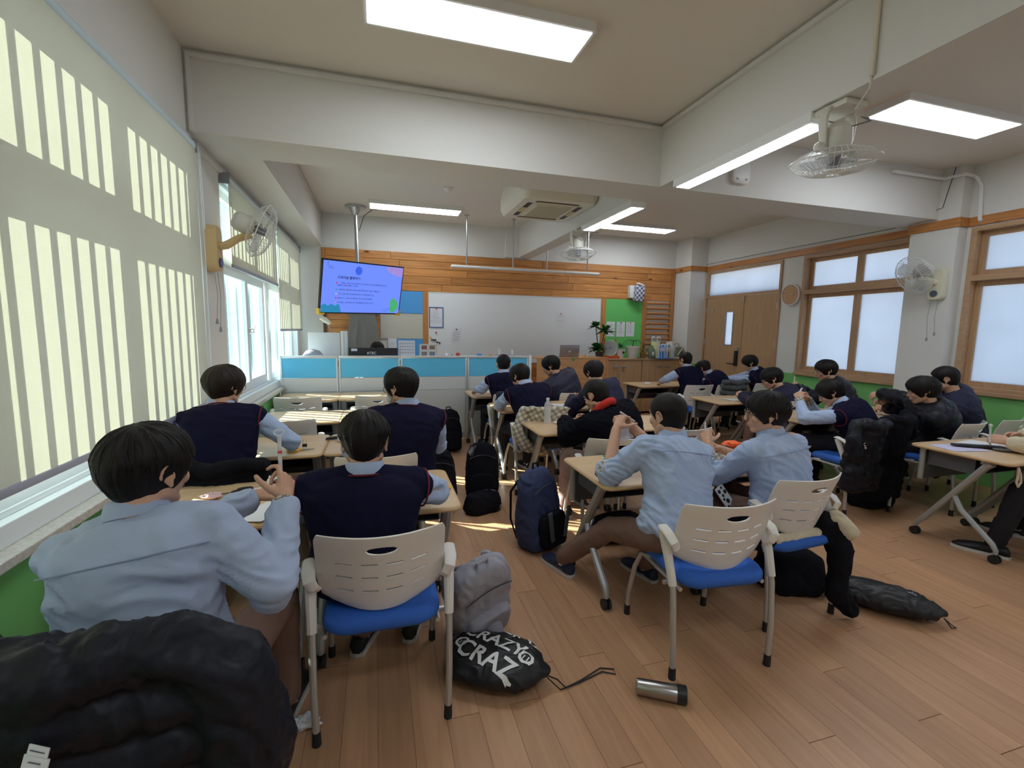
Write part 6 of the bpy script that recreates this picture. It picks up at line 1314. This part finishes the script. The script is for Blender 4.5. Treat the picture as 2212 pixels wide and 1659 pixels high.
t = thing('round_fan', 'small round white disc on a red folding stand', 'disc', (4.17, 7.74, CZ)); b = MB(); b.cyl((0, 0, .19), (0, .03, .195), .135, n=36); b.build('disc', mat('pale_disc', (.55, .66, .72), .4), t, ang=40); b = MB(); b.tube([(.14*math.cos(a), .01, .19+.14*math.sin(a)) for a in [2*PI*i/32 for i in range(32)]], .008, n=6, closed=True); b.build('rim', whitep, t); text('P~', .06, ink, t, (-.03, -.003, .19), RF, 'lettering')
orr = mat('red_stand', (.75, .10, .03), .5); MB().b2((-.20, -.03, 0), (.20, .10, .045)).build('stand_base', orr, t, bev=.006)
for s in (-1, 1): MB().box((s*.13, .04, .2), (.02, .02, .34), rot=ry3(R(s*-6))).build('stand_arm', orr, t, bev=.004)
t = thing('potted_plant', 'small leafy plant in a white pot with a dark round mark', 'plant', (4.38, 7.76, CZ)); pot(t, .06, .085, .17, whitep); leaves(t, (0, 0, .19), 26, .14, .035, 5, up=1.3, droop=.2); b = MB(); b.cyl((.02, -.084, .11), (.02, -.088, .11), .022, n=14); b.build('pot_mark', ink, t)
t = thing('potted_plant', 'feathery palm in the large white pot', 'plant', (4.63, 7.74, CZ)); pot(t, .085, .125, .23, whitep); rn = random.Random(9)
b = MB(); b.tube([(0, 0, .2), (.01, 0, .33)], .012, n=6); b.build('stem', stemm, t)
for k in range(12):
    a = 2*PI*k/12+.2; d = V(math.cos(a), math.sin(a), 0); b = MB(); P_ = [V(.01, 0, .31)+d*.20*u+V(0, 0, .20*u-.24*u*u) for u in np.linspace(0, 1, 9)]; b.tube(P_, .0025, n=4); s_ = V(-d[1], d[0], 0)
    for i in range(1, 9):
        for s in (-1, 1): p = P_[i]; e = p+(s_*s*.055+d*.02+V(0, 0, -.012))*(1.1-i/12); b.add([p, (p+e)/2+d*.006, e, (p+e)/2-d*.006], [(0, 1, 2, 3)])
    b.build('frond', leafm, t, fixn=False)
t = thing('potted_plant', 'spiky plant in a small wicker pot right of the large white pot', 'plant', (4.83, 7.70, CZ)); pot(t, .045, .055, .11, mat('wicker', (.35, .2, .08), .8, bump=.6, bs=120)); leaves(t, (0, 0, .1), 12, .20, .02, 8, up=1.45, droop=.05)
t = thing('green_bottle', 'grey-green jar with a pale label on the cabinet', 'jar', (5.0, 7.68, CZ)); b = MB(); b.lathe([(.055, 0), (.06, .01), (.06, .16), (.045, .20), (.025, .21), (.025, .24), (0, .24)], n=20); b.build('jar_body', mat('jar_green', (.16, .22, .18), .3), t); MB().b2((-.022, -.063, .06), (.022, -.058, .13)).build('label_patch', whitep, t)
bk = [(.03, .30, (.75, .78, .4)), (.045, .30, (.7, .75, .72)), (.022, .24, (.1, .25, .6)), (.018, .25, (.7, .72, .75)), (.04, .25, (.05, .3, .75)), (.02, .22, (.6, .7, .8)), (.025, .25, (.3, .5, .8)), (.03, .26, (.65, .68, .7)), (.02, .25, (.08, .08, .12)), (.028, .24, (.55, .5, .62)), (.02, .13, (.8, .7, .1)), (.05, .31, (.7, .7, .68)), (.03, .28, (.35, .45, .6))]
cn = ['lime-edged', 'pale green', 'dark blue', 'thin white', 'bright blue thick', 'pale blue', 'sky blue', 'light grey', 'black', 'mauve', 'short yellow', 'thick white', 'slate blue']; x = 5.08; rn = random.Random(4)
for k, ((w_, h_, c), nm) in enumerate(zip(bk, cn)):
    t = thing('book', nm+' book standing in the row on the cabinet', 'book', (x+w_/2, 7.72, CZ+.012), 0, 'books on the low cabinet'); t.rotation_euler = (0, R(rn.uniform(-3, 3)), 0)
    MB().b2((-w_/2, -.08, 0), (w_/2, .10, h_)).build('cover', mat('book%d' % k, c, .6), t, bev=.002); MB().b2((-w_/2+.003, -.078, h_-.001), (w_/2-.003, .098, h_+.001)).build('pages', paper, t, smooth=False)
    MB().b2((-w_/2+.004, -.0815, h_*.5), (w_/2-.004, -.0795, h_*.8)).build('spine_label', whitep, t, smooth=False); x += w_+.004
t = thing('blue_tray', 'thin blue and white tray under the row of books', 'tray', (5.26, 7.70, CZ)); MB().b2((-.20, -.14, 0), (.22, .14, .009)).build('tray_base', bluep, t)
t = thing('canvas_bag', 'olive canvas bag with cream straps on the cabinet', 'bag', (5.60, 7.70, CZ)); b = MB(); b.loft([np.array([(p*k, q*k, z) for p, q in rrect(.26, .16, .05, 5)]) for z, k in ((0, .9), (.03, 1), (.13, .95), (.20, .7), (.22, .3))]); b.build('bag_body', mat('olive_canvas', (.16, .18, .12), .9), t); b = MB(); b.tube([(-.06, -.085, .06), (-.01, -.09, .14), (.03, -.085, .19), (.06, -.09, .12), (.09, -.085, .07)], .012, n=6, flat=.4); b.build('strap', creamk, t); MB().b2((-.14, -.10, 0), (.06, -.075, .03)).build('cream_cloth', creamk, t)
t = thing('paper_box', 'tan box standing behind the olive canvas bag', 'box', (5.58, 7.86, CZ)); MB().b2((-.13, -.05, 0), (.12, .05, .29)).build('box_body', mat('kraft', (.5, .36, .2), .8), t, bev=.003); MB().b2((-.10, -.053, .21), (.09, -.05, .27)).build('label_patch', paper, t)
for k, (x, m) in enumerate(((5.30, whitep), (5.42, whitep))):
    t = thing('wall_switch', ('left white wall switch plate above the books', 'right white wall switch plate above the books')[k], 'switch', (x, YF-.04, 1.42), 0, 'switch plates above the books'); MB().b2((-.045, -.012, -.06), (.045, 0, .06)).build('plate', m, t, bev=.004); MB().b2((-.02, -.018, -.025), (.02, -.012, .025)).build('rocker', greyp, t)
# desk lamp and hanging grey coat in the front left corner
t = thing('hanging_coat', 'long grey coat hanging under the television', 'coat', (-.24, 8.02, 0)); b = MB()
for k in range(9):
    x = -.24+k*.06; b.cap((x*.7, 0, 1.80), (x*1.12, .0+.02*math.sin(k*2.2), .95), .042, .048, 8)
b.cap((-.2, 0, 1.78), (.2, 0, 1.78), .05, .05, 8); me = remesh(b, .014, 2, .4); wrinkle(me, .012, (14, 10, 3), 4); finish(me, 'coat_body', mat('grey_cloth', (.22, .21, .20), .9), t, V(0, 0, 0))
t = thing('desk_lamp', 'cream desk lamp head on a thin arm below the television corner', 'lamp', (-.70, 7.06, 1.13)); b = MB(); b.tube([(.12, 0, 0), (.12, 0, .25), (.0, 0, .48)], .008, n=6); b.build('arm', greyp, t); b = MB(); b.tube([(-.08, 0, .56), (-.02, 0, .52), (.05, 0, .47)], [.03, .04, .025], n=12); b.build('lamp_head', ivory, t); MB().cyl((.12, 0, 0), (.12, 0, .015), .07, n=18).build('base', greyp, t)
# ---------------------------------------------------------------- tidy the scratch collection
for o in list(TMP.objects): bpy.data.objects.remove(o)
bpy.data.collections.remove(TMP)
